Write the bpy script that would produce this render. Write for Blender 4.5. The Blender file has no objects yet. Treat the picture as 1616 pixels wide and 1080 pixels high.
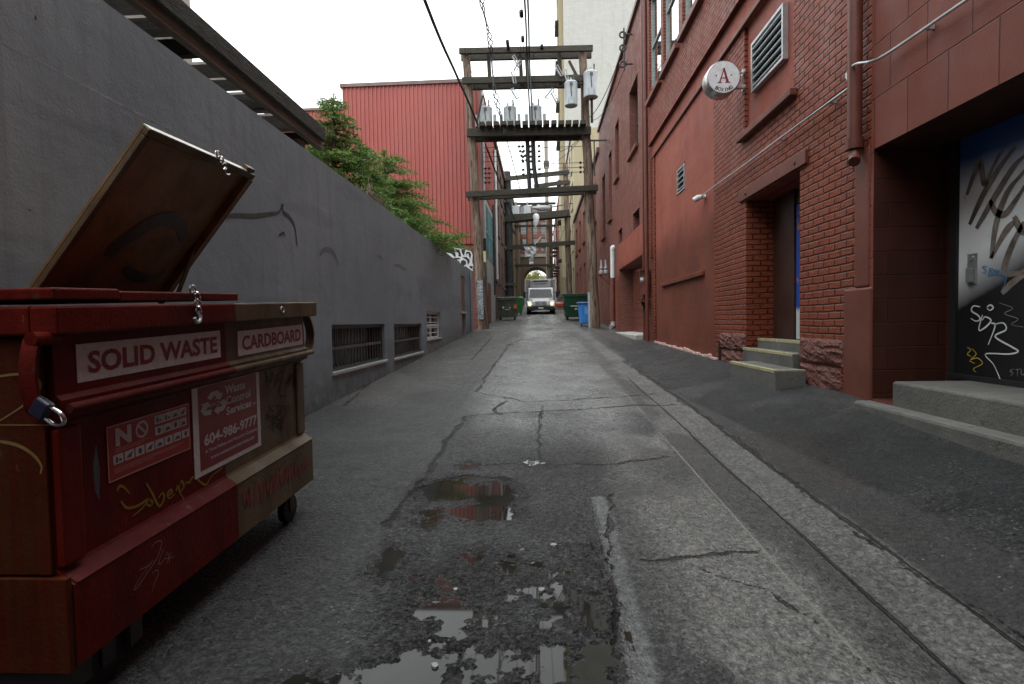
import bpy, math, random
import numpy as np
from mathutils import Matrix, Vector
random.seed(7)
RNG = np.random.default_rng(11)
SC = bpy.context.scene
COL = SC.collection
R = math.radians

# ------------------------------------------------------------------ camera
CAM_H = 1.355                      # eye height over the paving, metres
FPX = 850.0                        # focal length in pixels of the 1616 px wide photograph
ROLL = R(0.9)
def _basis():
    a = np.array([852 - 808, 540 - 508, -FPX]); a /= np.linalg.norm(a)          # the alley's direction (+Y)
    b = np.array([-math.sin(ROLL), math.cos(ROLL), 0.0]); b -= a * (a @ b); b /= np.linalg.norm(b)   # +Z
    return np.array([np.cross(a, b), a, b])
CM = _basis()
CPOS = np.array([0.0, 0.0, CAM_H])
cam_d = bpy.data.cameras.new('camera'); cam = bpy.data.objects.new('camera', cam_d); COL.objects.link(cam)
cam_d.sensor_width = 36.0; cam_d.lens = FPX / 1616 * 36.0
cam_d.clip_start = 0.05; cam_d.clip_end = 1500
cam.matrix_world = Matrix([[*CM[i], CPOS[i]] for i in range(3)] + [[0, 0, 0, 1]])
SC.camera = cam
def ray(px, py): return CM @ np.array([px - 808.0, 540.0 - py, -FPX])
def on_x(px, py, X): d = ray(px, py); return CPOS + d * (X / d[0])
def on_y(px, py, Y): d = ray(px, py); return CPOS + d * (Y / d[1])

# ------------------------------------------------------------------ sky, sun, exposure
w = bpy.data.worlds.new('World'); SC.world = w; w.use_nodes = True
nt = w.node_tree; nt.nodes.clear()
def wn(t, **k):
    n = nt.nodes.new(t)
    for a, v in k.items(): setattr(n, a, v)
    return n
SUN_EL, SUN_AZ = R(62), R(215)
sky = wn('ShaderNodeTexSky', sky_type='NISHITA', sun_disc=False, sun_elevation=SUN_EL, sun_rotation=SUN_AZ)
hs = wn('ShaderNodeHueSaturation'); hs.inputs['Saturation'].default_value = 0.12; hs.inputs['Value'].default_value = 0.13
nt.links.new(sky.outputs[0], hs.inputs['Color'])
tc = wn('ShaderNodeTexCoord'); sx = wn('ShaderNodeSeparateXYZ'); nt.links.new(tc.outputs['Generated'], sx.inputs[0])
mr = wn('ShaderNodeMapRange'); nt.links.new(sx.outputs['Z'], mr.inputs['Value'])
mr.inputs['From Min'].default_value = 0; mr.inputs['From Max'].default_value = 1; mr.inputs['To Min'].default_value = 1.05; mr.inputs['To Max'].default_value = 2.45
cl = wn('ShaderNodeTexNoise'); cl.inputs['Scale'].default_value = 2.2; cl.inputs['Detail'].default_value = 4
nt.links.new(tc.outputs['Generated'], cl.inputs['Vector'])
cm = wn('ShaderNodeMapRange'); nt.links.new(cl.outputs[0], cm.inputs['Value']); cm.inputs['To Min'].default_value = 0.86; cm.inputs['To Max'].default_value = 1.14
mu = wn('ShaderNodeMath', operation='MULTIPLY'); nt.links.new(mr.outputs[0], mu.inputs[0]); nt.links.new(cm.outputs[0], mu.inputs[1])
vm = wn('ShaderNodeVectorMath', operation='SCALE'); vm.inputs[0].default_value = (0.945, 1.0, 1.01); nt.links.new(mu.outputs[0], vm.inputs['Scale'])
mx = wn('ShaderNodeMixRGB'); mx.inputs[0].default_value = 0.25
nt.links.new(vm.outputs[0], mx.inputs[1]); nt.links.new(hs.outputs[0], mx.inputs[2])
bg = wn('ShaderNodeBackground'); bg.inputs['Strength'].default_value = 1.0; nt.links.new(mx.outputs[0], bg.inputs['Color'])
wo = wn('ShaderNodeOutputWorld'); nt.links.new(bg.outputs[0], wo.inputs[0])
sun_d = bpy.data.lights.new('sun', 'SUN'); sun_d.energy = 0.7; sun_d.angle = R(50); sun_d.color = (0.98, 1.0, 0.97)
sun = bpy.data.objects.new('sun', sun_d); COL.objects.link(sun)
sun.rotation_euler = Vector((-math.sin(SUN_AZ) * math.cos(SUN_EL), -math.cos(SUN_AZ) * math.cos(SUN_EL), -math.sin(SUN_EL))).to_track_quat('-Z', 'Y').to_euler()
SC.view_settings.view_transform = 'Standard'; SC.view_settings.look = 'None'
SC.view_settings.exposure = 0.82; SC.view_settings.gamma = 1.0; SC.view_settings.use_curve_mapping = False
SC.cycles.max_bounces = 6; SC.cycles.diffuse_bounces = 2; SC.cycles.glossy_bounces = 3; SC.cycles.transparent_max_bounces = 6
SC.cycles.use_denoising = True; SC.cycles.denoising_prefilter = 'NONE'

# ------------------------------------------------------------------ mesh helpers
class MB:
    """Collects shapes; build() links them as ONE mesh object. xf maps every point."""
    def __init__(s, xf=None): s.v = []; s.f = []; s.m = []; s.xf = xf; s.mi = 0
    def pts(s, ps):
        n = len(s.v)
        s.v += [tuple(s.xf(*p)) if s.xf else tuple(p) for p in ps]
        return n
    def face(s, ps):
        n = s.pts(ps); s.f.append(tuple(range(n, n + len(ps)))); s.m.append(s.mi)
    def faces(s, ps, fs):
        n = s.pts(ps)
        for f in fs: s.f.append(tuple(i + n for i in f)); s.m.append(s.mi)
    def box(s, x0, x1, y0, y1, z0, z1):
        s.faces([(x0, y0, z0), (x1, y0, z0), (x1, y1, z0), (x0, y1, z0), (x0, y0, z1), (x1, y0, z1), (x1, y1, z1), (x0, y1, z1)],
                [(0, 3, 2, 1), (4, 5, 6, 7), (0, 1, 5, 4), (1, 2, 6, 5), (2, 3, 7, 6), (3, 0, 4, 7)])
    def obox(s, p0, p1, wd, ht, up=(0, 0, 1)):
        """A bar of section wd x ht from p0 to p1."""
        p0, p1, up = np.array(p0, float), np.array(p1, float), np.array(up, float)
        d = p1 - p0; d /= np.linalg.norm(d); sd = np.cross(d, up); sd /= np.linalg.norm(sd); u = np.cross(sd, d)
        a, b = sd * wd / 2, u * ht / 2
        s.faces([p0 - a - b, p0 + a - b, p0 + a + b, p0 - a + b, p1 - a - b, p1 + a - b, p1 + a + b, p1 - a + b],
                [(0, 3, 2, 1), (4, 5, 6, 7), (0, 1, 5, 4), (1, 2, 6, 5), (2, 3, 7, 6), (3, 0, 4, 7)])
    def tube(s, ps, r, n=8, caps=True):
        ps = [np.array(p, float) for p in ps]
        rs = r if hasattr(r, '__len__') else [r] * len(ps)
        base = len(s.v); ref = None
        for i, p in enumerate(ps):
            d = ps[min(i + 1, len(ps) - 1)] - ps[max(i - 1, 0)]; d = d / (np.linalg.norm(d) + 1e-9)
            if ref is None:
                ref = np.array([0, 0, 1.0]) if abs(d[2]) < 0.9 else np.array([1.0, 0, 0])
            a = ref - d * (ref @ d); a /= np.linalg.norm(a); b = np.cross(d, a); ref = a
            s.pts([p + (a * math.cos(t) + b * math.sin(t)) * rs[i] for t in np.arange(n) * 2 * math.pi / n])
        for i in range(len(ps) - 1):
            for k in range(n):
                s.f.append((base + i * n + k, base + i * n + (k + 1) % n, base + (i + 1) * n + (k + 1) % n, base + (i + 1) * n + k)); s.m.append(s.mi)
        if caps:
            s.f.append(tuple(base + k for k in range(n))[::-1]); s.m.append(s.mi)
            e = base + (len(ps) - 1) * n; s.f.append(tuple(e + k for k in range(n))); s.m.append(s.mi)
    def cyl(s, p0, p1, r, n=16, r1=None): s.tube([p0, p1], [r, r if r1 is None else r1], n)
    def torus(s, c, ax, R0, r, n=14, m=6, sx=1.0):
        c, ax = np.array(c, float), np.array(ax, float); ax /= np.linalg.norm(ax)
        ref = np.array([0, 0, 1.0]) if abs(ax[2]) < 0.9 else np.array([1.0, 0, 0])
        a = np.cross(ax, ref); a /= np.linalg.norm(a); b = np.cross(ax, a)
        ps = [c + a * math.cos(t) * R0 * sx + b * math.sin(t) * R0 for t in np.linspace(0, 2 * math.pi, n + 1)]
        s.tube(ps, r, m, caps=False)
    def prism(s, poly, axis, a0, a1):
        """poly: 2-D points; extruded along axis 'x','y' or 'z' from a0 to a1."""
        mk = {'x': lambda p, a: (a, p[0], p[1]), 'y': lambda p, a: (p[0], a, p[1]), 'z': lambda p, a: (p[0], p[1], a)}[axis]
        n = len(poly)
        s.faces([mk(p, a0) for p in poly] + [mk(p, a1) for p in poly],
                [tuple(range(n))[::-1], tuple(range(n, 2 * n))] + [(i, (i + 1) % n, n + (i + 1) % n, n + i) for i in range(n)])
    def build(s, name, mats, parent=None, smooth=False, bevel=0.0, seg=2):
        me = bpy.data.meshes.new(name); me.from_pydata([tuple(map(float, v)) for v in s.v], [], s.f)
        mats = mats if isinstance(mats, (list, tuple)) else [mats]
        for m in mats: me.materials.append(m)
        if len(mats) > 1: me.polygons.foreach_set('material_index', s.m)
        if smooth: me.polygons.foreach_set('use_smooth', [True] * len(me.polygons)); me.set_sharp_from_angle(angle=R(42))
        me.update()
        o = bpy.data.objects.new(name, me); COL.objects.link(o)
        if parent is not None: attach(o, parent)
        if bevel:
            b = o.modifiers.new('bevel', 'BEVEL'); b.width = bevel; b.segments = seg; b.limit_method = 'ANGLE'; b.angle_limit = R(50)
        return o
def attach(o, parent):
    o.parent = parent
    if parent.type == 'EMPTY': o.location = -Vector(parent.location)
def tag(o, label=None, cat=None, group=None, kind=None):
    for k, v in (('label', label), ('category', cat), ('group', group), ('kind', kind)):
        if v: o[k] = v
    return o
def thing(name, label, cat, loc=(0, 0, 0), group=None):
    o = bpy.data.objects.new(name, None); COL.objects.link(o); o.location = loc; o.empty_display_size = 0.2
    return tag(o, label, cat, group)
def copy_tree(o, parent=None):
    c = o.copy(); COL.objects.link(c)
    if parent is not None: c.parent = parent
    for ch in list(o.children): copy_tree(ch, c)
    return c
def smooth_line(ps, k=6):
    """Catmull-Rom through ps."""
    ps = [np.array(p, float) for p in ps]
    if len(ps) < 3: return ps
    q = [2 * ps[0] - ps[1]] + ps + [2 * ps[-1] - ps[-2]]; out = []
    for i in range(1, len(q) - 2):
        for t in np.arange(k) / k:
            out.append(0.5 * (2 * q[i] + (q[i + 1] - q[i - 1]) * t + (2 * q[i - 1] - 5 * q[i] + 4 * q[i + 1] - q[i + 2]) * t * t + (3 * q[i] - q[i - 1] - 3 * q[i + 1] + q[i + 2]) * t ** 3))
    return out + [ps[-1]]
def ribbons(mb, lines, width, nrm, smooth=True, taper=True):
    """Flat paint strokes: 3-D polylines lying in a plane with normal nrm."""
    nrm = np.array(nrm, float)
    for ln in lines:
        p = smooth_line(ln) if smooth else [np.array(q, float) for q in ln]
        L = len(p); vs = []
        for i in range(L):
            d = p[min(i + 1, L - 1)] - p[max(i - 1, 0)]; d /= np.linalg.norm(d) + 1e-9
            sd = np.cross(nrm, d); wd = width / 2 * (1 if not taper else (0.55 + 0.45 * math.sin(math.pi * min(1, (i + 1) / L * 1.15))))
            vs += [p[i] + sd * wd, p[i] - sd * wd]
        mb.faces(vs, [(2 * i, 2 * i + 1, 2 * i + 3, 2 * i + 2) for i in range(L - 1)])
def text_obj(name, body, O, U, V, fit, mat, parent, bold=0.0, spacing=1.0):
    """Lettering as a flat mesh on the plane O + U*u + V*v, stretched to fit=(u0,u1,v0,v1)."""
    cu = bpy.data.curves.new(name, 'FONT'); cu.body = body; cu.size = 1.0; cu.offset = bold; cu.resolution_u = 3; cu.space_character = spacing
    to = bpy.data.objects.new(name, cu); COL.objects.link(to)
    dg = bpy.context.evaluated_depsgraph_get(); me = bpy.data.meshes.new_from_object(to.evaluated_get(dg))
    bpy.data.objects.remove(to); bpy.data.curves.remove(cu)
    n = len(me.vertices); co = np.zeros(n * 3); me.vertices.foreach_get('co', co); co = co.reshape(n, 3)
    lo, hi = co.min(0), co.max(0); u0, u1, v0, v1 = fit
    uu = u0 + (co[:, 0] - lo[0]) / (hi[0] - lo[0]) * (u1 - u0); vv = v0 + (co[:, 1] - lo[1]) / (hi[1] - lo[1]) * (v1 - v0)
    O, U, V = map(lambda a: np.array(a, float), (O, U, V))
    out = O + uu[:, None] * U + vv[:, None] * V
    me.vertices.foreach_set('co', out.ravel()); me.materials.clear(); me.materials.append(mat); me.update(); me.name = name
    o = bpy.data.objects.new(name, me); COL.objects.link(o); attach(o, parent)
    return o
def facade(mb, mp, u0, u1, v0, v1, holes, wall=0, reveal=None, back=None):
    """A wall face with openings (hu0,hu1,hv0,hv1,depth); mp(u,v,depth) -> point."""
    reveal = wall if reveal is None else reveal
    us = sorted({u0, u1, *[h[0] for h in holes], *[h[1] for h in holes]}); vs = sorted({v0, v1, *[h[2] for h in holes], *[h[3] for h in holes]})
    us = [u for u in us if u0 <= u <= u1]; vs = [v for v in vs if v0 <= v <= v1]
    mb.mi = wall
    for a, b in zip(us, us[1:]):
        for c, d in zip(vs, vs[1:]):
            cu, cv = (a + b) / 2, (c + d) / 2
            if any(h[0] < cu < h[1] and h[2] < cv < h[3] for h in holes): continue
            mb.face([mp(a, c, 0), mp(b, c, 0), mp(b, d, 0), mp(a, d, 0)])
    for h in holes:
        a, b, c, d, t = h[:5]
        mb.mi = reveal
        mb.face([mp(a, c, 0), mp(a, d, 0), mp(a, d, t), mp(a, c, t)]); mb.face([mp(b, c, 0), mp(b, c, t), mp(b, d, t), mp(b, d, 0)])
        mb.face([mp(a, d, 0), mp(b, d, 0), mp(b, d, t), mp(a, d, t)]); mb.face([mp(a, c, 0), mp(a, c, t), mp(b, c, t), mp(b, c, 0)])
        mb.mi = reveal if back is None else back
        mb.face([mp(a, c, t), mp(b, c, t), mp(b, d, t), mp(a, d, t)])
    mb.mi = 0

# ------------------------------------------------------------------ materials
def new_mat(name):
    m = bpy.data.materials.new(name); m.use_nodes = True
    return m, m.node_tree, m.node_tree.nodes['Principled BSDF']
class NT:
    """Small node-building helper."""
    def __init__(s, t): s.t = t
    def n(s, typ, ins=None, **k):
        q = s.t.nodes.new('ShaderNode' + typ)
        for a, v in k.items(): setattr(q, a, v)
        for a, v in (ins or {}).items():
            i = q.inputs[a]
            if hasattr(v, 'is_output') or isinstance(v, bpy.types.NodeSocket): s.t.links.new(v, i)
            else: i.default_value = v
        return q
    def noise(s, vec, scale, detail=4, rough=0.55): return s.n('TexNoise', {'Vector': vec, 'Scale': scale, 'Detail': detail, 'Roughness': rough}).outputs[0]
    def ramp(s, fac, a, b, lo=0.0, hi=1.0): return s.n('MapRange', {'Value': fac, 'From Min': a, 'From Max': b, 'To Min': lo, 'To Max': hi}).outputs[0]
    def mix(s, fac, a, b, mode='MIX'): return s.n('MixRGB', {0: fac, 1: a, 2: b}, blend_type=mode).outputs[0]
    def math(s, op, a, b=0.0): return s.n('Math', {0: a, 1: b}, operation=op).outputs[0]
    def pos(s): return s.n('TexCoord').outputs['Object']
    def scale(s, vec, v): return s.n('VectorMath', {0: vec, 1: v}, operation='MULTIPLY').outputs[0]
    def bump(s, h, st, dist, nrm=None):
        ins = {'Height': h, 'Strength': st, 'Distance': dist}
        if nrm is not None: ins['Normal'] = nrm
        return s.n('Bump', ins).outputs[0]
def c4(c): return (c[0], c[1], c[2], 1.0)
def weathered(name, c1, c2, scale=3.0, rough=0.7, bump=0.3, dist=0.004, metallic=0.0, stretch=(1, 1, 1), fine=60.0, spots=None, spot_amt=0.62, spec=0.5, rvar=0.12):
    m, t, b = new_mat(name); k = NT(t); p = k.pos(); ps = k.scale(p, stretch)
    col = k.mix(k.ramp(k.noise(ps, scale, 6, 0.62), 0.34, 0.68), c4(c1), c4(c2))
    f = k.noise(ps, fine, 3)
    col = k.mix(0.25, col, k.mix(k.ramp(f, 0.3, 0.7), (0.25, 0.25, 0.25, 1), (1, 1, 1, 1)), 'MULTIPLY')
    if spots:
        col = k.mix(k.ramp(k.noise(ps, scale * 2.7, 8, 0.7), spot_amt, spot_amt + 0.06), col, c4(spots))
    t.links.new(col, b.inputs['Base Color'])
    t.links.new(k.ramp(k.noise(ps, scale * 1.7, 4), 0.3, 0.7, rough - rvar, min(1, rough + rvar)), b.inputs['Roughness'])
    b.inputs['Metallic'].default_value = metallic; b.inputs['Specular IOR Level'].default_value = spec
    if bump: t.links.new(k.bump(k.math('ADD', f, k.math('MULTIPLY', k.noise(ps, scale * 4, 4), 1.5)), bump, dist), b.inputs['Normal'])
    return m
def plain(name, c, rough=0.5, metallic=0.0, emit=0.0, spec=0.5):
    m, t, b = new_mat(name); k = NT(t); p = k.pos()
    col = k.mix(k.ramp(k.noise(p, 14, 5), 0.3, 0.75), c4(c), c4([x * 0.72 for x in c])); t.links.new(col, b.inputs['Base Color'])
    b.inputs['Roughness'].default_value = rough; b.inputs['Metallic'].default_value = metallic; b.inputs['Specular IOR Level'].default_value = spec
    if emit: b.inputs['Emission Color'].default_value = c4(c); b.inputs['Emission Strength'].default_value = emit
    return m
def brick_mat(name, c1, c2, mortar, bw=0.225, bh=0.075, ms=0.010, bump=0.9, dist=0.012, rough=0.62, wob=0.02, squash=1.0, dirt=(0.09, 0.05, 0.045), dirt_amt=0.35, offset=0.5, spec=0.3, streak=True, low=None):
    m, t, b = new_mat(name); k = NT(t); p = k.pos()
    nrm = k.n('NewGeometry').outputs['Normal']
    sp, sn = k.n('SeparateXYZ', {0: p}), k.n('SeparateXYZ', {0: nrm})
    ax = k.math('GREATER_THAN', k.math('ABSOLUTE', sn.outputs[0]), 0.6)
    u = k.math('ADD', k.math('MULTIPLY', sp.outputs[1], ax), k.math('MULTIPLY', sp.outputs[0], k.math('SUBTRACT', 1.0, ax)))
    uz = k.n('CombineXYZ', {0: u, 1: sp.outputs[2]}).outputs[0]
    nz = k.n('TexNoise', {'Vector': p, 'Scale': 2.6, 'Detail': 4})
    off = k.n('VectorMath', {0: nz.outputs['Color'], 1: (0.5, 0.5, 0.5)}, operation='SUBTRACT').outputs[0]
    nz2 = k.n('TexNoise', {'Vector': p, 'Scale': 18.0, 'Detail': 2})
    off2 = k.n('VectorMath', {0: nz2.outputs['Color'], 1: (0.5, 0.5, 0.5)}, operation='SUBTRACT').outputs[0]
    uz = k.n('VectorMath', {0: uz, 1: k.scale(off, (wob * 2, wob, 0))}, operation='ADD').outputs[0]
    uz = k.n('VectorMath', {0: uz, 1: k.scale(off2, (wob * 0.7, wob * 0.35, 0))}, operation='ADD').outputs[0]
    bt = k.n('TexBrick', {'Vector': uz, 'Color1': (0.25, 0.25, 0.25, 1), 'Color2': (0.75, 0.75, 0.75, 1), 'Mortar': (0, 0, 0, 1), 'Scale': 1.0, 'Mortar Size': ms, 'Mortar Smooth': 0.8, 'Brick Width': bw, 'Row Height': bh}, offset=offset, squash=squash)
    per = k.n('SeparateColor', {0: bt.outputs['Color']}).outputs[0]
    col = k.mix(k.ramp(k.math('ADD', k.math('MULTIPLY', k.noise(p, 1.3, 6), 0.55), k.math('MULTIPLY', per, 0.5)), 0.28, 0.72), c4(c1), c4(c2))
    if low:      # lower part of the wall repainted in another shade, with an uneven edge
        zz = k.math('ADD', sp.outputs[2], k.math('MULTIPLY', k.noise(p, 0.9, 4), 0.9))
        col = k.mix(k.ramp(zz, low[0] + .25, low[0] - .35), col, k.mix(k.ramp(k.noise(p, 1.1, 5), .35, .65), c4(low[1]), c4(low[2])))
    col = k.mix(bt.outputs['Fac'], col, c4(mortar))
    st = k.noise(k.scale(p, (3.0, 3.0, 0.35)) if streak else p, 1.0, 6, 0.65)
    col = k.mix(k.ramp(st, 0.48, 0.75, 0.0, dirt_amt), col, c4(dirt))
    col = k.mix(k.ramp(k.noise(p, 7, 8, 0.75), 0.66, 0.72, 0.0, 0.35), col, c4([min(1, x * 1.7 + 0.05) for x in c2]))
    t.links.new(col, b.inputs['Base Color']); b.inputs['Specular IOR Level'].default_value = spec
    t.links.new(k.ramp(k.noise(p, 3, 4), 0.3, 0.7, rough - 0.12, rough + 0.14), b.inputs['Roughness'])
    h = k.math('ADD', k.math('SUBTRACT', 1.0, bt.outputs['Fac']), k.math('ADD', k.math('MULTIPLY', k.noise(p, 45, 4), 0.35), k.math('MULTIPLY', per, 0.35)))
    t.links.new(k.bump(h, bump, dist), b.inputs['Normal'])
    return m
def glass_mat(name, tint=(0.02, 0.025, 0.028), rough=0.04):
    m, t, b = new_mat(name); k = NT(t); p = k.pos()
    t.links.new(k.mix(k.ramp(k.noise(p, 1.5, 4), 0.4, 0.6), c4(tint), c4([x * 2.2 for x in tint])), b.inputs['Base Color'])
    b.inputs['Roughness'].default_value = rough; b.inputs['Specular IOR Level'].default_value = 0.9; b.inputs['IOR'].default_value = 1.6
    return m
M = {}
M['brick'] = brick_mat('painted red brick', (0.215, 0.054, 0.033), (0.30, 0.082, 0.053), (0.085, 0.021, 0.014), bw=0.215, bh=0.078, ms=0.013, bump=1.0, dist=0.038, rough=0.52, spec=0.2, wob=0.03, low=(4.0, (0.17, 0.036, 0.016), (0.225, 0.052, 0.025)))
M['brick_old'] = brick_mat('older red brick', (0.165, 0.053, 0.037), (0.24, 0.088, 0.065), (0.09, 0.036, 0.028), bw=0.215, bh=0.075, dirt_amt=0.5, dist=0.018)
M['brick_far'] = brick_mat('brown red brick', (0.20, 0.075, 0.05), (0.28, 0.11, 0.075), (0.20, 0.12, 0.1), bw=0.24, bh=0.08, bump=0.4)
M['brick_dark'] = brick_mat('sooty brick', (0.10, 0.06, 0.05), (0.16, 0.09, 0.07), (0.09, 0.07, 0.06), dirt=(0.04, 0.035, 0.03), dirt_amt=0.6)
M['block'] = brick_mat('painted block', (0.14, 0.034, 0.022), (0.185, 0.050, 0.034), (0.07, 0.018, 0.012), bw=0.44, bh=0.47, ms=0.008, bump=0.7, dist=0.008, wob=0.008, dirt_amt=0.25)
M['block_recess_shade'] = brick_mat('painted block with recess shade', (0.042, 0.011, 0.006), (0.062, 0.017, 0.010), (0.025, 0.007, 0.005), bw=0.9, bh=0.215, ms=0.006, bump=0.6, dist=0.008, wob=0.01, dirt_amt=0.3)  # lower block paint, darkened further so the recess shade is in its colour
M['white_brick'] = brick_mat('white painted brick', (0.36, 0.355, 0.325), (0.41, 0.405, 0.375), (0.33, 0.325, 0.30), bw=0.5, bh=0.2, bump=0.3, dirt=(0.28, 0.27, 0.245), dirt_amt=0.5)
M['cream'] = brick_mat('cream yellow brick', (0.30, 0.25, 0.145), (0.36, 0.31, 0.20), (0.28, 0.25, 0.18), bw=0.3, bh=0.1, bump=0.3, dirt=(0.2, 0.17, 0.12), dirt_amt=0.5)
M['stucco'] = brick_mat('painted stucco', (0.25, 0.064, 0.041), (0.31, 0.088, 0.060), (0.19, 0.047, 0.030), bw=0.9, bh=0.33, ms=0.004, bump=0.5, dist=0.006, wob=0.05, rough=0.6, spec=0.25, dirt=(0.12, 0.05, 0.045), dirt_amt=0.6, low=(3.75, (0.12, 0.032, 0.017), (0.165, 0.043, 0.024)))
M['red_trim'] = weathered('red painted trim', (0.115, 0.030, 0.018), (0.16, 0.044, 0.028), 2.0, 0.55, 0.3, 0.003, spots=(0.3, 0.12, 0.09), spot_amt=0.72)
M['red_rust'] = weathered('rusty red pipe paint', (0.115, 0.027, 0.017), (0.155, 0.04, 0.025), 4.0, 0.45, 0.2, 0.002)
M['rock'] = weathered('red painted rock', (0.10, 0.029, 0.020), (0.15, 0.046, 0.033), 5.0, 0.7, 0.9, 0.03, fine=25)
M['dark'] = plain('dark interior', (0.012, 0.011, 0.011), 0.8)
M['brown_door'] = weathered('brown red door', (0.035, 0.013, 0.009), (0.05, 0.018, 0.012), 2.0, 0.5, 0.2, 0.002)
M['concrete'] = weathered('old concrete', (0.078, 0.075, 0.069), (0.13, 0.126, 0.116), 2.5, 0.8, 0.7, 0.008, fine=70, spots=(0.05, 0.05, 0.045), spot_amt=0.6)
M['concrete_pale'] = weathered('pale sill concrete', (0.34, 0.33, 0.31), (0.44, 0.43, 0.41), 3.5, 0.85, 0.4, 0.004)
M['yellow_paint'] = weathered('worn yellow paint', (0.42, 0.385, 0.19), (0.34, 0.31, 0.17), 14, 0.7, 0.3, 0.002, spots=(0.17, 0.165, 0.14), spot_amt=0.52)
M['metal_red'] = weathered('red corrugated cladding', (0.325, 0.066, 0.053), (0.38, 0.086, 0.072), 0.6, 0.55, 0.1, 0.002, stretch=(1, 1, 0.3), fine=30, rvar=0.08)
M['cap'] = weathered('brown flashing', (0.14, 0.08, 0.07), (0.2, 0.13, 0.12), 2, 0.6, 0.1)
M['timber'] = weathered('dark mossy timber', (0.022, 0.018, 0.013), (0.05, 0.042, 0.03), 3.0, 0.85, 0.8, 0.01, stretch=(1, 1, 5), fine=40, spots=(0.045, 0.055, 0.02), spot_amt=0.58)
M['timber_brown'] = weathered('weathered brown timber', (0.12, 0.085, 0.06), (0.22, 0.165, 0.125), 2.5, 0.85, 0.7, 0.008, stretch=(6, 0.6, 6), fine=30, spots=(0.03, 0.026, 0.02), spot_amt=0.6)
M['slat'] = weathered('grey brown roof boards', (0.30, 0.27, 0.24), (0.52, 0.47, 0.42), 3.0, 0.9, 0.6, 0.006, stretch=(0.6, 4, 1), fine=30)
M['black_pole'] = weathered('black tarred pole', (0.012, 0.012, 0.013), (0.03, 0.03, 0.032), 3, 0.8, 0.5, 0.01)
M['pole'] = weathered('wooden pole', (0.09, 0.045, 0.028), (0.30, 0.23, 0.175), 1.6, 0.9, 1.0, 0.03, stretch=(4, 4, 0.35), fine=20, spots=(0.045, 0.026, 0.018), spot_amt=0.52)
M['steel'] = weathered('galvanised steel', (0.42, 0.43, 0.44), (0.55, 0.56, 0.57), 6, 0.42, 0.1, 0.001, metallic=0.6)
M['tank'] = weathered('grey tank paint', (0.42, 0.45, 0.47), (0.5, 0.53, 0.55), 4, 0.45, 0.1, 0.001, spots=(0.3, 0.3, 0.3), spot_amt=0.68)
M['porcelain'] = plain('porcelain', (0.30, 0.30, 0.31), 0.25)
M['black'] = plain('black rubber', (0.012, 0.012, 0.013), 0.6)
M['cable'] = plain('cable sheath', (0.010, 0.010, 0.011), 0.55)
M['white'] = plain('white paint', (0.68, 0.69, 0.70), 0.45)
M['white_pipe'] = weathered('white pipe', (0.6, 0.6, 0.58), (0.7, 0.7, 0.68), 5, 0.45, 0.1)
M['sign_face'] = plain('white sign acrylic', (0.88, 0.89, 0.92), 0.25)
M['sign_red'] = plain('sign red', (0.32, 0.012, 0.03), 0.5)
M['ink'] = plain('black ink', (0.012, 0.012, 0.014), 0.6)
M['chrome'] = plain('chrome', (0.75, 0.76, 0.78), 0.18, metallic=1.0)
M['frame_grey'] = plain('grey green frame', (0.26, 0.30, 0.29), 0.5)
M['frame_dark'] = plain('dark frame', (0.05, 0.05, 0.05), 0.5)
M['glass'] = glass_mat('window glass')
M['glass_pale'] = glass_mat('pale glass', (0.18, 0.21, 0.23), 0.1)
M['windshield'] = plain('dark windshield glass', (0.012, 0.015, 0.018), 0.12, spec=0.25)
M['glass_sky'] = plain('sky reflecting glass', (0.72, 0.75, 0.76), 0.03, metallic=1.0)
M['turq'] = weathered('turquoise panel', (0.10, 0.30, 0.32), (0.2, 0.42, 0.44), 3, 0.5, 0.1)
M['grey_panel'] = weathered('grey panel', (0.28, 0.28, 0.27), (0.4, 0.4, 0.39), 2, 0.6, 0.2, spots=(0.18, 0.17, 0.16), spot_amt=0.6)
# ------------------------------------------------------------------ the ground
def rise_np(y): return np.interp(y, [0, 5.5, 9.4, 13.9, 21, 100], [0.34, 0.33, 0.22, 0.12, 0, 0])
def ground_z(x, y):
    """Paving height: climbs 4.5 % up the alley, with an asphalt apron sloping up to the right-hand walls."""
    t = np.clip((np.asarray(x, float) - 1.45) / 1.57, 0, 1)
    return 0.02 + 0.045 * np.asarray(y, float) + rise_np(y) * 0.5 * (t * t * (3 - 2 * t) + t)
def gpt(px, py):
    d = ray(px, py); d = d / d[1]; ss = np.concatenate([np.linspace(.6, 10, 4000), np.linspace(10, 90, 4000)])
    p = CPOS + d * ss[:, None]; i = np.argmax(p[:, 2] - ground_z(p[:, 0], p[:, 1]) < 0)
    return p[i]
def vnoise(x, y, s, seed):
    """Smooth value noise on arrays."""
    r = np.random.default_rng(seed).random((64, 64)); x, y = x * s, y * s
    xi, yi = np.floor(x).astype(int), np.floor(y).astype(int); fx, fy = x - xi, y - yi
    fx, fy = fx * fx * (3 - 2 * fx), fy * fy * (3 - 2 * fy); g = lambda a, b: r[a % 64, b % 64]
    return (g(xi, yi) * (1 - fx) + g(xi + 1, yi) * fx) * (1 - fy) + (g(xi, yi + 1) * (1 - fx) + g(xi + 1, yi + 1) * fx) * fy
def fbm(x, y, s, seed, n=4): return sum(vnoise(x, y, s * 2 ** i, seed + i) / 2 ** i for i in range(n)) / sum(1 / 2 ** i for i in range(n))
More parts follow.
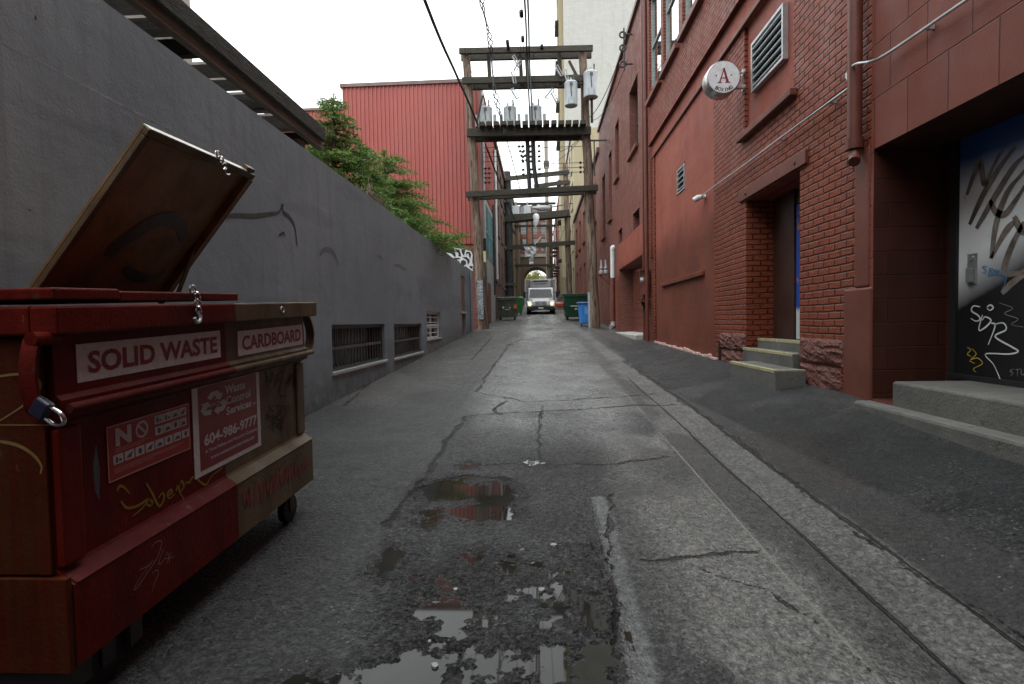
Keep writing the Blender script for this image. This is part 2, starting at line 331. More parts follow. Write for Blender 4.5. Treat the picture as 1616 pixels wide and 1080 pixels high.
def poly_sdf(X, Y, poly):
    """Signed distance, positive inside."""
    P = np.array(poly)[:, :2]; n = len(P); d = np.full(X.shape, 1e9); ins = np.zeros(X.shape, bool)
    for i in range(n):
        a, b = P[i], P[(i + 1) % n]; e = b - a
        t = np.clip(((X - a[0]) * e[0] + (Y - a[1]) * e[1]) / (e @ e + 1e-9), 0, 1)
        d = np.minimum(d, np.hypot(X - a[0] - t * e[0], Y - a[1] - t * e[1]))
        c = ((a[1] <= Y) & (b[1] > Y)) | ((b[1] <= Y) & (a[1] > Y))
        with np.errstate(divide='ignore', invalid='ignore'): xi = a[0] + (Y - a[1]) / (b[1] - a[1] if b[1] != a[1] else 1e-9) * e[0]
        ins ^= c & (X < xi)
    return np.where(ins, d, -d)
def line_dist(X, Y, ln):
    P = np.array(ln)[:, :2]; d = np.full(X.shape, 1e9)
    for a, b in zip(P, P[1:]):
        e = b - a; t = np.clip(((X - a[0]) * e[0] + (Y - a[1]) * e[1]) / (e @ e + 1e-9), 0, 1)
        d = np.minimum(d, np.hypot(X - a[0] - t * e[0], Y - a[1] - t * e[1]))
    return d
def gpoly(ps): return [gpt(*p) for p in ps]
z3 = lambda l: [(480 + x * .3837, 460 + y * .3837) for x, y in l]
z4 = lambda l: [(400 + x * .3713, 760 + y * .3713) for x, y in l]
CRACKS = [([(610, 830), (640, 785), (660, 765), (700, 705), (737, 657)], 1.5), ([(737, 657), (800, 652), (900, 648), (1000, 640), (1065, 638)], 1.0),
          ([(752, 620), (800, 628), (830, 634), (880, 632), (960, 628), (1030, 622)], 0.9), ([(752, 620), (770, 590), (802, 546), (835, 545)], 0.9),
          ([(802, 545), (829, 533), (775, 531)], 0.8), ([(700, 735), (740, 735), (850, 732), (960, 733), (1060, 720)], 1.0),
          ([(650, 775), (700, 757), (745, 752), (800, 757)], 2.0), ([(1018, 885), (1060, 881), (1100, 878), (1150, 871), (1195, 872)], 1.1),
          ([(690, 570), (745, 567), (765, 545), (776, 532)], 0.8), ([(968, 780), (960, 850), (972, 950), (966, 1080)], .9),
          ([(1105, 900), (1170, 915), (1260, 960), (1380, 1060)], 0.9), ([(500, 738), (540, 735), (570, 740)], 0.8), ([(855, 640), (850, 690), (855, 735)], 0.7),
          ([(800, 633), (780, 645), (790, 655)], 1.2), ([(905, 790), (930, 860), (955, 930)], .5), ([(890, 560), (915, 556), (945, 552)], 0.8),
          ([(1650, 1030), (1420, 890), (1300, 800), (1180, 706), (1100, 650), (1045, 610), (985, 570)], 1.0), ([(545, 640), (600, 590), (640, 575), (690, 572)], 0.6)]
PUDDLES = [z3([(520, 782), (600, 768), (672, 774), (680, 798), (700, 800), (790, 790), (850, 790), (858, 850), (840, 885), (842, 935), (760, 942), (740, 968), (705, 962), (700, 935), (620, 935), (610, 892), (700, 868), (708, 852), (690, 848), (600, 866), (500, 862), (462, 832), (490, 795)]),
           z3([(490, 905), (550, 893), (560, 915), (582, 925), (520, 962), (472, 945)]), z3([(668, 708), (712, 708), (712, 722), (666, 722)]), z3([(918, 698), (960, 696), (965, 704), (1012, 699), (1000, 712), (925, 713)]),
           z4([(560, 260), (610, 268), (618, 290), (652, 300), (640, 330), (575, 370), (530, 410), (515, 405), (560, 330)]),
           z4([(730, 490), (760, 500), (830, 505), (900, 505), (955, 540), (950, 572), (890, 585), (862, 630), (820, 660), (790, 702), (762, 690), (800, 600), (760, 562), (700, 575), (690, 550)]),
           z4([(640, 740), (700, 725), (760, 745), (850, 738), (872, 775), (820, 800), (830, 850), (800, 900), (400, 900), (460, 830), (560, 790)]),
           z4([(60, 862), (130, 838), (200, 832), (270, 845), (330, 838), (380, 822), (455, 815), (440, 850), (400, 905), (60, 905)]),
           z4([(1382, 640), (1440, 648), (1470, 680), (1525, 700), (1522, 790), (1510, 870), (1375, 880), (1370, 760)]),
           z4([(740, 405), (800, 388), (850, 408), (790, 430)]), z4([(650, 410), (715, 390), (700, 420)]), z4([(850, 330), (905, 308), (890, 345)]), z4([(910, 340), (975, 300), (960, 360), (930, 365)]),
           z4([(1380, 310), (1430, 305), (1440, 335), (1400, 345)]), z4([(1270, 430), (1310, 440), (1335, 520), (1300, 570), (1290, 500)]), z4([(690, 490), (760, 485), (750, 510), (700, 512)]),
           z4([(760, 490), (850, 488), (845, 515), (780, 520)]), z4([(880, 490), (940, 500), (930, 515), (890, 512)]), z4([(940, 740), (1090, 735), (1080, 800), (960, 830)]), z4([(1230, 720), (1340, 700), (1350, 800), (1260, 830)]),
           z4([(1370, 480), (1420, 500), (1510, 600), (1500, 650), (1420, 620), (1380, 560)])]
def make_ground():
    xs = np.arange(-2.80, 3.141, 0.0200); ys = [0.62]
    while ys[-1] < 100: ys.append(ys[-1] + max(.008, ys[-1] * (.0045 if ys[-1] < 9 else .011)))
    ys = np.concatenate([np.linspace(-30, 0.4, 16), np.array(ys)]); nx, ny = len(xs), len(ys)
    X, Y = np.meshgrid(xs, ys); X, Y = X.ravel(), Y.ravel(); near = (Y > 0.5)
    wx = X + (fbm(X, Y, 1.1, 5) - .5) * .10; edge = lambda c, s=0.03: np.clip((wx - c) / s + .5, 0, 1)
    # paving materials across the alley (base colours; the far lane has sheen painted in)
    old, patch, conc, concd, tar, apron = [np.array(c) for c in ((.042, .043, .043), (.047, .048, .050), (.112, .110, .103), (.056, .055, .053), (.024, .0235, .023), (.0165, .0185, .0195))]
    L = lambda a, b, t: a * (1 - t[:, None]) + b * t[:, None]
    col = np.tile(old, (len(X), 1)); coarse = np.full(len(X), .75)
    pl = gpoly([(560, 1100), (610, 830), (640, 785), (700, 705), (737, 657), (1065, 638), (1105, 700), (960, 760), (965, 900), (970, 1100)])
    t = np.clip(poly_sdf(X, Y, pl) / .05 + .5, 0, 1); col = L(col, patch, t); coarse = coarse * (1 - t) + 1.25 * t
    pl = gpoly([(752, 620), (770, 590), (802, 546), (835, 545), (900, 545), (960, 580), (1010, 622), (960, 628), (830, 634)])
    t = np.clip(poly_sdf(X, Y, pl) / .06 + .5, 0, 1); col = L(col, old * 1.18, t); coarse = coarse * (1 - t) + .5 * t
    stain = np.clip((fbm(X, Y * .55, 1.1, 21) - .47) * 14, 0, 1)
    t = edge(.55, .35) * (Y > .5) * np.clip((fbm(X, Y * .6, 1.0, 31) - .42) * 12, 0, 1); col = L(col, L(np.tile(conc, (len(X), 1)), concd, stain), t); coarse = coarse * (1 - t) + .45 * t
    t = edge(1.15, .02); col = L(col, L(np.tile(concd * .85, (len(X), 1)), conc * .9, np.clip((fbm(X, Y * .5, 1.3, 61) - .56) * 10, 0, 1)), t); coarse = coarse * (1 - t) + .5 * t
    t = edge(1.42, .02); col = L(col, L(np.tile(conc * .82, (len(X), 1)), concd * 1.05, np.clip((fbm(X, Y * .4, 1.0, 71) - .57) * 9, 0, 1)), t)
    t = edge(1.71, .03); col = L(col, L(np.tile(tar, (len(X), 1)), old, np.clip((fbm(X, Y * .5, .8, 81) - .55) * 12, 0, 1)), t); coarse = coarse * (1 - t) + .55 * t
    ae = np.interp(Y, [0, 2.4, 3.3, 6.3, 9, 14, 22, 100], [2.2, 2.1, 2.04, 1.8, 1.7, 1.8, 2.6, 2.8]); t = np.clip((wx - ae) / .05 + .5, 0, 1) * (Y < 16)
    col = L(col, L(np.tile(apron, (len(X), 1)), old * .95, np.clip((fbm(X, Y, 1.4, 91) - .60) * 9, 0, 1)), t); coarse = coarse * (1 - t) + 1.15 * t
    t = np.clip(poly_sdf(wx, Y, gpoly([(1160, 690), (1215, 678), (1275, 690), (1310, 720), (1370, 762), (1330, 775), (1250, 745), (1195, 715)])) / .08 + .5 + (fbm(X, Y, 5, 95) - .5) * 1.2, 0, 1); col = L(col, np.array((.024, .019, .017)), t * .8)
    t = np.clip((.50 - np.abs(wx - .40)) / .01 * 0 + (.055 - np.abs(wx - .36)) / .03 + .5, 0, 1) * (Y < 3.6); col = L(col, np.array((.078, .079, .08)), t); coarse = coarse * (1 - t) + .25 * t
    far = np.clip((Y - 7) / 6, 0, 1); band = np.clip((fbm(X * 1.5, Y * .16, 1.0, 101) - .45) * 8, 0, 1); col = L(col, col * .8 + np.array((.085, .08, .075)) * .35, far * band)
    lane = np.clip((Y - 4.6) / 1.2, 0, 1) * np.clip((1.15 - np.abs(wx - .1)) / .5, 0, 1); lane = lane * np.clip(.55 + (fbm(X * 1.2, Y * .35, 1.0, 107) - .4) * 3, .2, 1); col = L(col, np.array((.175, .180, .178)), lane * .9); coarse = coarse * (1 - lane * .6)  # lane asphalt paled further, with wet sheen put into its colour
    lx = np.clip((-1.2 - wx) / .5, 0, 1) * np.clip((fbm(X, Y * .5, .7, 111) - .45) * 5, 0, 1) * (Y > 5); col = L(col, np.array((.1, .094, .085)), lx * .6)
    col *= (0.78 + .44 * fbm(X, Y, 2.1, 121, 5))[:, None]
    crack = np.full(len(X), 9.0)
    for ln, wd in CRACKS:
        P = np.array(gpoly(ln)); d = line_dist(X + (fbm(X, Y, 7, 131) - .5) * .09, Y + (fbm(X, Y, 7, 141) - .5) * .09, P)
        crack = np.minimum(crack, d / (wd * np.clip(Y / 3.2, 1, 3)) + (fbm(X, Y, 4.5, 151) - .52) * .022)
    sm_ = X + (fbm(X, Y, .9, 5) - .5) * .05; seam = np.where(Y < 9, np.where(sm_ < 1.56, sm_ - 1.42, sm_ - 1.71), 9.0)
    joint = np.where((Y < 7.3) & (Y > .5), X + (fbm(X, Y, .8, 5) - .5) * .03 - 1.15, 9.0)
    water = np.full(len(X), -9.0); kn = near & (Y < 6.5); rag = (fbm(X, Y, 9, 171) - .46) * .12 + (fbm(X, Y, 30, 176, 2) - .5) * .09
    for p in PUDDLES: water[kn] = np.maximum(water[kn], poly_sdf(X[kn], Y[kn], gpoly(p)))
    water = np.where(water > -1, water + rag, -9)
    drip = np.maximum((fbm(X, Y, 6, 181) - .76) * .5, (fbm(X * 1.2, Y * .8, 15, 186, 3) - .73 + .10 * np.clip((2.6 - Y), 0, 1)) * .25); water = np.maximum(water, np.where((Y < 2.9) & (Y > .6) & (X > -.5) & (X < .35), drip, -9))
    Z = ground_z(X, Y) - .006 * np.clip(water / .03 + .5, 0, 1) + (fbm(X, Y, .8, 191) - .5) * .02 * (Y > .5)
    i = np.arange(nx * ny).reshape(ny, nx); F = np.stack([i[:-1, :-1], i[:-1, 1:], i[1:, 1:], i[1:, :-1]], -1).reshape(-1, 4)
    me = bpy.data.meshes.new('alley_paving'); me.vertices.add(nx * ny); me.vertices.foreach_set('co', np.stack([X, Y, Z], 1).ravel())
    me.loops.add(F.size); me.loops.foreach_set('vertex_index', F.ravel().astype(np.int32)); me.polygons.add(len(F)); me.polygons.foreach_set('loop_start', np.arange(0, F.size, 4, dtype=np.int32)); me.polygons.foreach_set('loop_total', np.full(len(F), 4, np.int32))
    me.polygons.foreach_set('use_smooth', [True] * len(F)); me.update(calc_edges=True); me.validate()
    def att(nm, a):
        q = me.attributes.new(nm, 'FLOAT', 'POINT'); q.data.foreach_set('value', a.astype(np.float32))
    att('coarse', coarse); att('sheen', np.clip(lane + .55 * np.clip((Y - 8) / 10, 0, 1), 0, 1)); att('crack', crack); att('water', water); att('joint', joint); att('seam', seam)
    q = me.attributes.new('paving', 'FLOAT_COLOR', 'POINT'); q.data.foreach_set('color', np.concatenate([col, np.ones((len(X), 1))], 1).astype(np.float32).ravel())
    m, t, b = new_mat('alley asphalt'); k = NT(t); p = k.pos()
    A = lambda nm, o=2: k.n('Attribute', attribute_name=nm).outputs[o]
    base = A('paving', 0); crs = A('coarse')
    g1 = k.n('TexVoronoi', {'Vector': p, 'Scale': 70.0}); g2 = k.n('TexVoronoi', {'Vector': p, 'Scale': 78.0})
    spk = k.n('SeparateColor', {0: g1.outputs['Color']}); sp2 = k.n('SeparateColor', {0: g2.outputs['Color']})
    c = k.mix(1.0, base, k.mix(k.math('MULTIPLY', crs, .8), (1, 1, 1, 1), k.mix(sp2.outputs[0], (.22, .22, .22, 1), (1.95, 1.95, 1.95, 1))), 'MULTIPLY')
    c = k.mix(1.0, c, k.mix(k.ramp(k.noise(p, 33, 5, .75), .36, .64), (.38, .38, .38, 1), (1.62, 1.62, 1.62, 1)), 'MULTIPLY')
    light = k.math('MULTIPLY', k.math('GREATER_THAN', spk.outputs[0], .962), k.math('MULTIPLY', k.ramp(g1.outputs['Distance'], .42, .25), k.ramp(k.noise(p, 1.7, 4), .45, .6)))
    c = k.mix(k.math('MULTIPLY', light, .8), c, (.30, .30, .29, 1))
    c = k.mix(k.ramp(k.noise(p, 5, 6, .7), .5, .72, 0, .45), c, k.mix(1.0, c, (.5, .5, .52, 1), 'MULTIPLY'))
    jn = k.ramp(k.math('ADD', 0.0, k.math('ABSOLUTE', k.math('ADD', A('joint'), k.math('MULTIPLY', k.math('SUBTRACT', k.noise(p, 50, 3), .5), .012)))), .004, .011, 1.0, 0.0)
    c = k.mix(k.math('MULTIPLY', jn, .75), c, (.20, .19, .165, 1))
    cw = k.math('ADD', A('crack'), k.math('MULTIPLY', k.math('SUBTRACT', k.noise(p, 44, 5), .5), .034))
    sw = k.math('ADD', k.math('ABSOLUTE', k.math('ADD', A('seam'), k.math('MULTIPLY', k.math('SUBTRACT', k.noise(p, 34, 4), .5), .016))), k.math('MULTIPLY', k.math('SUBTRACT', k.noise(p, 3.0, 3), .5), .02)); cw = k.math('MINIMUM', cw, sw)
    ck = k.ramp(cw, .003, .011, 1.0, 0.0); c = k.mix(k.math('MULTIPLY', ck, .88), c, (.010, .010, .010, 1))
    wn_ = k.math('ADD', A('water'), k.math('MULTIPLY', k.math('SUBTRACT', k.noise(p, 24, 5, .65), .52), .13))
    wm = k.ramp(wn_, -.004, .004); damp = k.ramp(wn_, -.13, .01)
    c = k.mix(k.math('MULTIPLY', damp, .55), c, k.mix(1.0, c, (.5, .5, .5, 1), 'MULTIPLY'))
    c = k.mix(wm, c, k.mix(k.ramp(k.noise(p, 6, 4), .4, .65), (.012, .0115, .010, 1), (.020, .018, .015, 1)))
    t.links.new(c, b.inputs['Base Color'])
    rough = k.math('SUBTRACT', k.ramp(k.noise(p, 2.2, 5), .35, .68, .40, .66), k.math('MULTIPLY', damp, .30))
    rough = k.math('SUBTRACT', rough, k.math('MULTIPLY', A('sheen'), .27)); rough = k.mix(wm, rough, (.03, .03, .03, 1)); t.links.new(rough, b.inputs['Roughness']); t.links.new(k.ramp(wm, 0, 1, 1.5, 1.33), b.inputs['IOR']); t.links.new(k.ramp(wm, 0, 1, .55, .40), b.inputs['Specular IOR Level'])
    h = k.math('ADD', k.math('MULTIPLY', k.math('SUBTRACT', 1.0, g1.outputs['Distance']), k.math('MULTIPLY', crs, .9)), k.math('ADD', k.math('MULTIPLY', k.noise(p, 42, 5, .7), k.math('MULTIPLY', crs, 1.6)), k.math('MULTIPLY', g2.outputs['Distance'], .25)))
    h = k.math('SUBTRACT', h, k.math('MULTIPLY', ck, 2.0)); h = k.math('ADD', h, k.math('MULTIPLY', k.noise(p, 9, 4), 1.2))
    bn = k.bump(h, 1.0, .021)
    up = k.n('CombineXYZ', {2: 1.0}).outputs[0]
    nm = k.n('VectorMath', {0: k.mix(wm, bn, up)}, operation='NORMALIZE').outputs[0]; t.links.new(nm, b.inputs['Normal'])
    me.materials.append(m); o = bpy.data.objects.new('alley_paving', me); COL.objects.link(o); o['kind'] = 'structure'
make_ground()
mb = MB(); mb.face([(-150, -60, -3.4), (150, -60, -3.4), (150, 100, 4.1), (-150, 100, 4.1)]); mb.face([(-150, 100, 4.1), (150, 100, 4.1), (150, 400, 4.4), (-150, 400, 4.4)])
tag(mb.build('terrain', weathered('street asphalt', (.06, .06, .058), (.09, .088, .085), .5, .8, .3)), kind='structure')

# ------------------------------------------------------------------ left: the grey wall
def grey_mat():
    m, t, b = new_mat('grey wall paint'); k = NT(t); p = k.pos(); s = k.n('SeparateXYZ', {0: p})
    c = k.mix(k.ramp(k.noise(k.scale(p, (1, .5, .5)), .9, 6, .6), .35, .66), (.160, .190, .214, 1), (.234, .268, .292, 1))
    c = k.mix(k.ramp(k.noise(k.scale(p, (1, 5, .3)), 1.4, 6, .7), .50, .70, 0, .75), c, (.15, .153, .165, 1))
    c = k.mix(k.ramp(k.noise(k.scale(p, (1, 14, .35)), 1.0, 4, .6), .66, .74, 0, .35), c, (.30, .31, .33, 1))
    low = k.math('SUBTRACT', s.outputs[2], k.math('MULTIPLY', s.outputs[1], .045))
    mossy = k.math('MULTIPLY', k.ramp(k.math('ADD', low, k.math('MULTIPLY', k.noise(p, 3, 5), .6)), .95, .30), k.ramp(k.noise(p, 6, 6, .7), .35, .6))
    c = k.mix(k.math('MULTIPLY', mossy, .85), c, (.055, .050, .040, 1))
    ln = k.math('ABSOLUTE', k.math('SUBTRACT', k.math('ADD', s.outputs[2], k.math('MULTIPLY', k.noise(p, .8, 3), .03)), 2.86))
    c = k.mix(k.math('MULTIPLY', k.ramp(ln, .002, .009, 1, 0), k.ramp(k.noise(p, 2.6, 6, .75), .52, .62)), c, (.34, .35, .37, 1))
    c = k.mix(k.ramp(k.noise(p, 13, 3, .5), .735, .75), c, (.02, .02, .02, 1))
    c = k.mix(k.ramp(k.noise(k.scale(p, (1, 1.3, .8)), 2.1, 7, .75), .62, .72, 0, .3), c, (.17, .14, .135, 1))
    pv = k.n('TexVoronoi', {'Vector': p, 'Scale': 3.1}); pr_ = k.n('SeparateColor', {0: pv.outputs['Color']})
    pock = k.math('MULTIPLY', k.math('GREATER_THAN', pr_.outputs[0], .60), k.ramp(k.math('ADD', pv.outputs['Distance'], k.math('MULTIPLY', k.noise(p, 30, 3), .05)), .075, .055))
    pd_ = k.n('TexVoronoi', {'Vector': k.scale(p, (1, 1, .12)), 'Scale': 3.1}); pq = k.n('SeparateColor', {0: pd_.outputs['Color']})
    drip = k.math('MULTIPLY', k.math('GREATER_THAN', pq.outputs[0], .80), k.ramp(pd_.outputs['Distance'], .055, .02))
    c = k.mix(k.math('MULTIPLY', drip, .35), c, (.09, .09, .095, 1)); c = k.mix(k.math('MULTIPLY', pock, .85), c, (.03, .03, .032, 1))
    c = k.mix(k.ramp(k.noise(k.scale(p, (1, .35, 2.2)), 1.0, 5, .6), .54, .60, 0, .7), c, k.mix(1.0, c, (.76, .77, .80, 1), 'MULTIPLY'))
    t.links.new(c, b.inputs['Base Color']); t.links.new(k.ramp(k.noise(p, 3, 4), .3, .7, .42, .62), b.inputs['Roughness'])
    h = k.math('ADD', k.noise(p, 60, 4), k.math('ADD', k.math('MULTIPLY', k.noise(p, 9, 5), 2.0), k.math('MULTIPLY', k.ramp(ln, .0, .012, 1, 0), .2)))
    t.links.new(k.bump(h, .38, .007), b.inputs['Normal'])
    return m
M['grey'] = grey_mat()
LX = -2.75
gw = thing('painted_wall', 'long grey painted concrete wall with barred basement windows, topped by a conifer and timber canopy', 'wall', (LX, 8, 0))
mb = MB(); lm = lambda u, v, w_: (LX - w_, u, v)
WIN = [(6.99, 9.43, .735, 1.365), (10.03, 12.4, .715, 1.36), (13.0, 14.8, .98, 1.66)]
facade(mb, lm, -16, 21.9, -1.2, 3.45, [(*w_, .22) for w_ in WIN] + [(18.9, 19.9, 1.75, 3.05, .06), (18.95, 19.85, .95, 1.7, .1)], back=1)
mb.mi = 0; mb.face([(LX, -16, 3.45), (LX, 21.9, 3.45), (LX - .3, 21.9, 3.45), (LX - .3, -16, 3.45)]); mb.face([(LX, 21.9, -1), (LX - 1, 21.9, -1), (LX - 1, 21.9, 3.45), (LX, 21.9, 3.45)])
mb.face([(LX - .3, -16, 0), (LX - .3, 21.9, 0), (LX - .3, 21.9, 3.45), (LX - .3, -16, 3.45)])
mb.build('wall', [M['grey'], M['dark']], gw)
M['rust_panel'] = weathered('rusty boarding', (.12, .06, .04), (.18, .10, .07), 3, .8, .3)
mb = MB(); mb.box(LX - .05, LX - .02, 18.92, 19.88, 1.76, 3.04); mb.build('boarded_panel', M['rust_panel'], gw)
mb = MB(); mb.box(LX - .09, LX - .06, 18.97, 19.83, .96, 1.69); mb.build('shutter', M['cap'], gw)
mb = MB(); mb.box(LX - .02, LX + .06, 18.85, 19.95, 1.70, 1.77); mb.build('ledge', M['concrete_pale'], gw)
for i, (a, b_, c, d) in enumerate(WIN):
    f = MB(); t = .035
    for q in ((a, b_, d - t * 1.6, d), (a, b_, c, c + t), (a, a + t, c + t, d - t * 1.6), (b_ - t, b_, c + t, d - t * 1.6)): f.box(LX - .20, LX - .05, *q)
    wnd = f.build('window', M['frame_dark'] if i < 2 else M['white'], gw)
    s_ = MB(); s_.box(LX - .2, LX + .035, a - .03, b_ + .06, c - .045, c - .003); s_.build('sill', M['concrete_pale'], wnd, bevel=.004)
    bars = MB()
    if i < 2:
        n = 17 if i == 0 else 15
        for j in range(n): bars.cyl((LX - .075, a + (j + .6) * (b_ - a) / n, c), (LX - .075 + random.uniform(-.008, .008), a + (j + .6) * (b_ - a) / n, d), .011, 6)
        bars.box(LX - .10, LX - .062, a, b_, (c + d) / 2 - .035, (c + d) / 2 + .01)
        bars.build('security_bars', weathered('rusty steel bar', (.07, .06, .055), (.14, .12, .11), 5, .6, .2) if i == 0 else bpy.data.materials['rusty steel bar'], wnd)
    else:
        for j in range(1, 5): bars.box(LX - .12, LX - .07, a, b_, c + j * (d - c) / 5 - .012, c + j * (d - c) / 5 + .012)
        bars.box(LX - .115, LX - .065, a + (b_ - a) * .45, a + (b_ - a) * .47, c, d); bars.box(LX - .115, LX - .065, a, b_, c + .30, c + .36)
        bars.build('mullions', M['white'], wnd)
    g = MB(); g.box(LX - .19, LX - .18, a + .03, b_ - .03, c + .03, d - .05); g.build('pane', M['windshield'], wnd)
M['smoke'] = weathered('grey black spray', (.03, .03, .033), (.075, .075, .08), 9, .7, 0)
PW = lambda l: [on_x(x, y, LX + .004) for x, y in l]
mb = MB(); ribbons(mb, [PW([(350, 342), (375, 340), (400, 341), (425, 338), (440, 335), (446, 322)]), PW([(446, 322), (447, 335), (456, 342), (465, 358), (469, 388)])], .045, (1, 0, 0))
ribbons(mb, [PW([(440, 372), (448, 368), (449, 374)])], .03, (1, 0, 0))
mb.build('spray_stroke', M['smoke'], gw)
M['smoke2'] = weathered('faded grey spray', (.125, .13, .145), (.15, .156, .172), 9, .7, 0)
mb = MB(); ribbons(mb, [PW([(505, 402), (512, 394), (524, 396), (532, 410), (534, 420)]), PW([(595, 404), (602, 407), (605, 412)]), PW([(622, 418), (632, 420), (638, 425), (642, 424)])], .06, (1, 0, 0)); mb.build('faded_stroke', M['smoke2'], gw)
mb = MB(); mb.tube([(LX + .03, 19.4, .95), (LX + .03, 19.42, .3)], .04, 6); mb.tube([(LX + .05, 21.3, 3.4), (LX + .05, 21.3, 1.0)], .05, 6); mb.build('wall_pipe', weathered('blue grey pipe', (.14, .17, .2), (.2, .22, .24), 3), gw)

# timber canopy above the wall
cp = thing('timber_canopy', 'weathered timber lean-to canopy with board roof above the grey wall', 'canopy', (-3.2, 4, 4))
mb = MB(); mb.box(-3.27, -3.19, -3, 8.0, 3.97, 4.13); mb.build('beam', M['timber_brown'], cp, bevel=.008)
mb = MB()
mb.prism([(-3.20, 4.135), (-3.16, 4.06), (-3.13, 4.08), (-3.13, 4.27), (-3.20, 4.29)], 'y', -3.05, 7.95); mb.build('fascia_board', M['timber'], cp, bevel=.008)
mb = MB(); y = -3.0
for gap in [.015, .03, .012, .09, .02, .04] * 8:
    if y > 7.9: break
    wd = random.uniform(.30, .36); z = 4.20 + random.uniform(-.012, .012); mb.box(-6.6, -3.20, y, min(y + wd, 7.92), z, z + .03); y += wd + gap * 1.9
mb.build('roof_boards', M['slat'], cp)
mb = MB()
for yy in np.arange(-2.6, 8, 1.3): mb.box(-6.5, -3.28, yy, yy + .07, 4.02, 4.185)
mb.build('rafters', M['timber'], cp)
for (x0, y0, s_) in ((-3.42, 7.45, .14), (-3.42, 3.75, .30), (-6.4, 7.5, .14), (-6.4, 3.7, .14)):
    mb = MB(); mb.box(x0, x0 + .13, y0, y0 + s_, .6, 3.968); mb.build('post', M['timber_brown'], cp, bevel=.01)

# beige building behind
bb = thing('apartment_building', 'beige building with dark windows glimpsed over the timber canopy', 'building', (-10, 5, 0))
mb = MB(); facade(mb, lambda u, v, w_: (-8 - w_, u, v), -24, 12.4, -1.5, 13, [(a, a + 1.5, z, z + 1.9, .15) for a in np.arange(-21, 11, 2.6) for z in (2.4, 5.6, 8.6)], back=1)
mb.mi = 0; mb.face([(-8, 12.4, -1), (-18, 12.4, -1), (-18, 12.4, 13), (-8, 12.4, 13)]); mb.face([(-8, -24, 13), (-8, 12.4, 13), (-18, 12.4, 13), (-18, -24, 13)]); mb.face([(-8, -24, -1), (-18, -24, -1), (-18, -24, 13), (-8, -24, 13)])
M['beige'] = weathered('beige render', (.34, .29, .24), (.40, .35, .30), 1, .8, .2)
mb.build('wall', [M['beige'], M['dark']], bb)
for z in (5.6, 8.6):
    for a in (3.5, 6.1, 8.7 + .0, 10.4):
        a = {3.5: 2.4, 6.1: 5.0, 8.7: 7.6, 10.4: 10.2}[a]
        f = MB(); f.box(-8.12, -8.02, a, a + .1, z, z + 1.9); f.box(-8.12, -8.02, a + 1.4, a + 1.5, z, z + 1.9); f.box(-8.12, -8.02, a + .1, a + 1.4, z + .9, z + .98); fo = f.build('window', M['white'], bb)
        g = MB(); g.box(-8.11, -8.10, a + .1, a + 1.4, z + .05, z + 1.85); g.build('pane', M['glass'], fo)
mb = MB(); mb.tube([(-7.85, -20, 8.3), (-7.85, 12.3, 8.3)], .03, 6); mb.tube([(-7.85, -20, 7.8), (-7.85, 12.3, 7.8)], .02, 6); mb.build('railing', M['frame_dark'], bb)
# ------------------------------------------------------------------ the big red dumpster
def dump_paint(name, c1, c2, rust=(.07, .035, .02), rough=.42, rust_amt=.62, streak=None):
    m, t, b = new_mat(name); k = NT(t); p = k.pos()
    c = k.mix(k.ramp(k.noise(p, 2.2, 6, .6), .35, .68), c4(c1), c4(c2))
    if streak: c = k.mix(k.ramp(k.noise(k.scale(p, (16, 16, .9)), 1.6, 5, .65), .42, .66), c, c4(streak))
    c = k.mix(k.ramp(k.noise(p, 7.5, 8, .75), rust_amt, rust_amt + .05), c, c4(rust))
    c = k.mix(k.ramp(k.noise(k.scale(p, (30, 30, 6)), 1.5, 4, .7), .68, .72, 0, .45), c, c4([min(1, x * 2 + .06) for x in c2]))
    c = k.mix(k.ramp(k.noise(k.scale(p, (6, 6, .8)), 1.2, 5, .6), .46, .72, 0, .65), c, k.mix(1.0, c, (.42, .38, .36, 1), 'MULTIPLY'))
    b.inputs['Specular IOR Level'].default_value = .16
    t.links.new(c, b.inputs['Base Color']); t.links.new(k.ramp(k.noise(p, 5, 5), .3, .7, rough - .08, rough + .2), b.inputs['Roughness'])
    t.links.new(k.bump(k.math('ADD', k.noise(p, 70, 3), k.math('ADD', k.math('MULTIPLY', k.noise(p, 4, 3), 4), k.math('MULTIPLY', k.noise(p, 1.6, 2), 9))), .28, .008), b.inputs['Normal'])
    return m
M['d_red'] = dump_paint('dumpster red paint', (.078, .0042, .0022), (.112, .0085, .0045))
M['d_end'] = dump_paint('dumpster rusty orange red', (.058, .006, .003), (.080, .013, .005), rust=(.02, .019, .018), streak=(.062, .021, .006), rust_amt=.66)
M['d_tan'] = dump_paint('dumpster tan paint', (.098, .066, .038), (.14, .10, .061), rust=(.09, .05, .03), rust_amt=.68)
M['d_lid'] = dump_paint('lid underside brown', (.19, .11, .05), (.24, .145, .072), rust=(.10, .055, .03), rough=.42, rust_amt=.66)
M['d_edge'] = weathered('scuffed paint edge', (.085, .012, .012), (.12, .022, .02), 5, .7, .2, .002, spots=(.11, .075, .078), spot_amt=.60, spec=.12)
DX, DY, DZ = -1.476, 1.57, .09
def DT(u, v, w_): return (DX + w_, DY + u, DZ + .042 * u + v)      # along the front, up, outwards
def duv(px, py, w_):
    p = on_x(px, py, DX + w_); u = p[1] - DY; return u, p[2] - DZ - .042 * u
dp = thing('dumpster', 'large red and tan waste dumpster with one tan lid propped open, beside the grey wall', 'dumpster', (DX - .5, DY + .9, .1))
US = duv(371, 495, .02)[0]; U1 = 1.80; WB = -1.0
prof = [(1.25, -.035), (1.06, -.03), (1.045, -.012), (.985, -.012), (.965, -.055), (.51, -.055), (.495, -.045), (.462, .0), (.20, .0), (.185, -.03)]
mb = MB(DT)
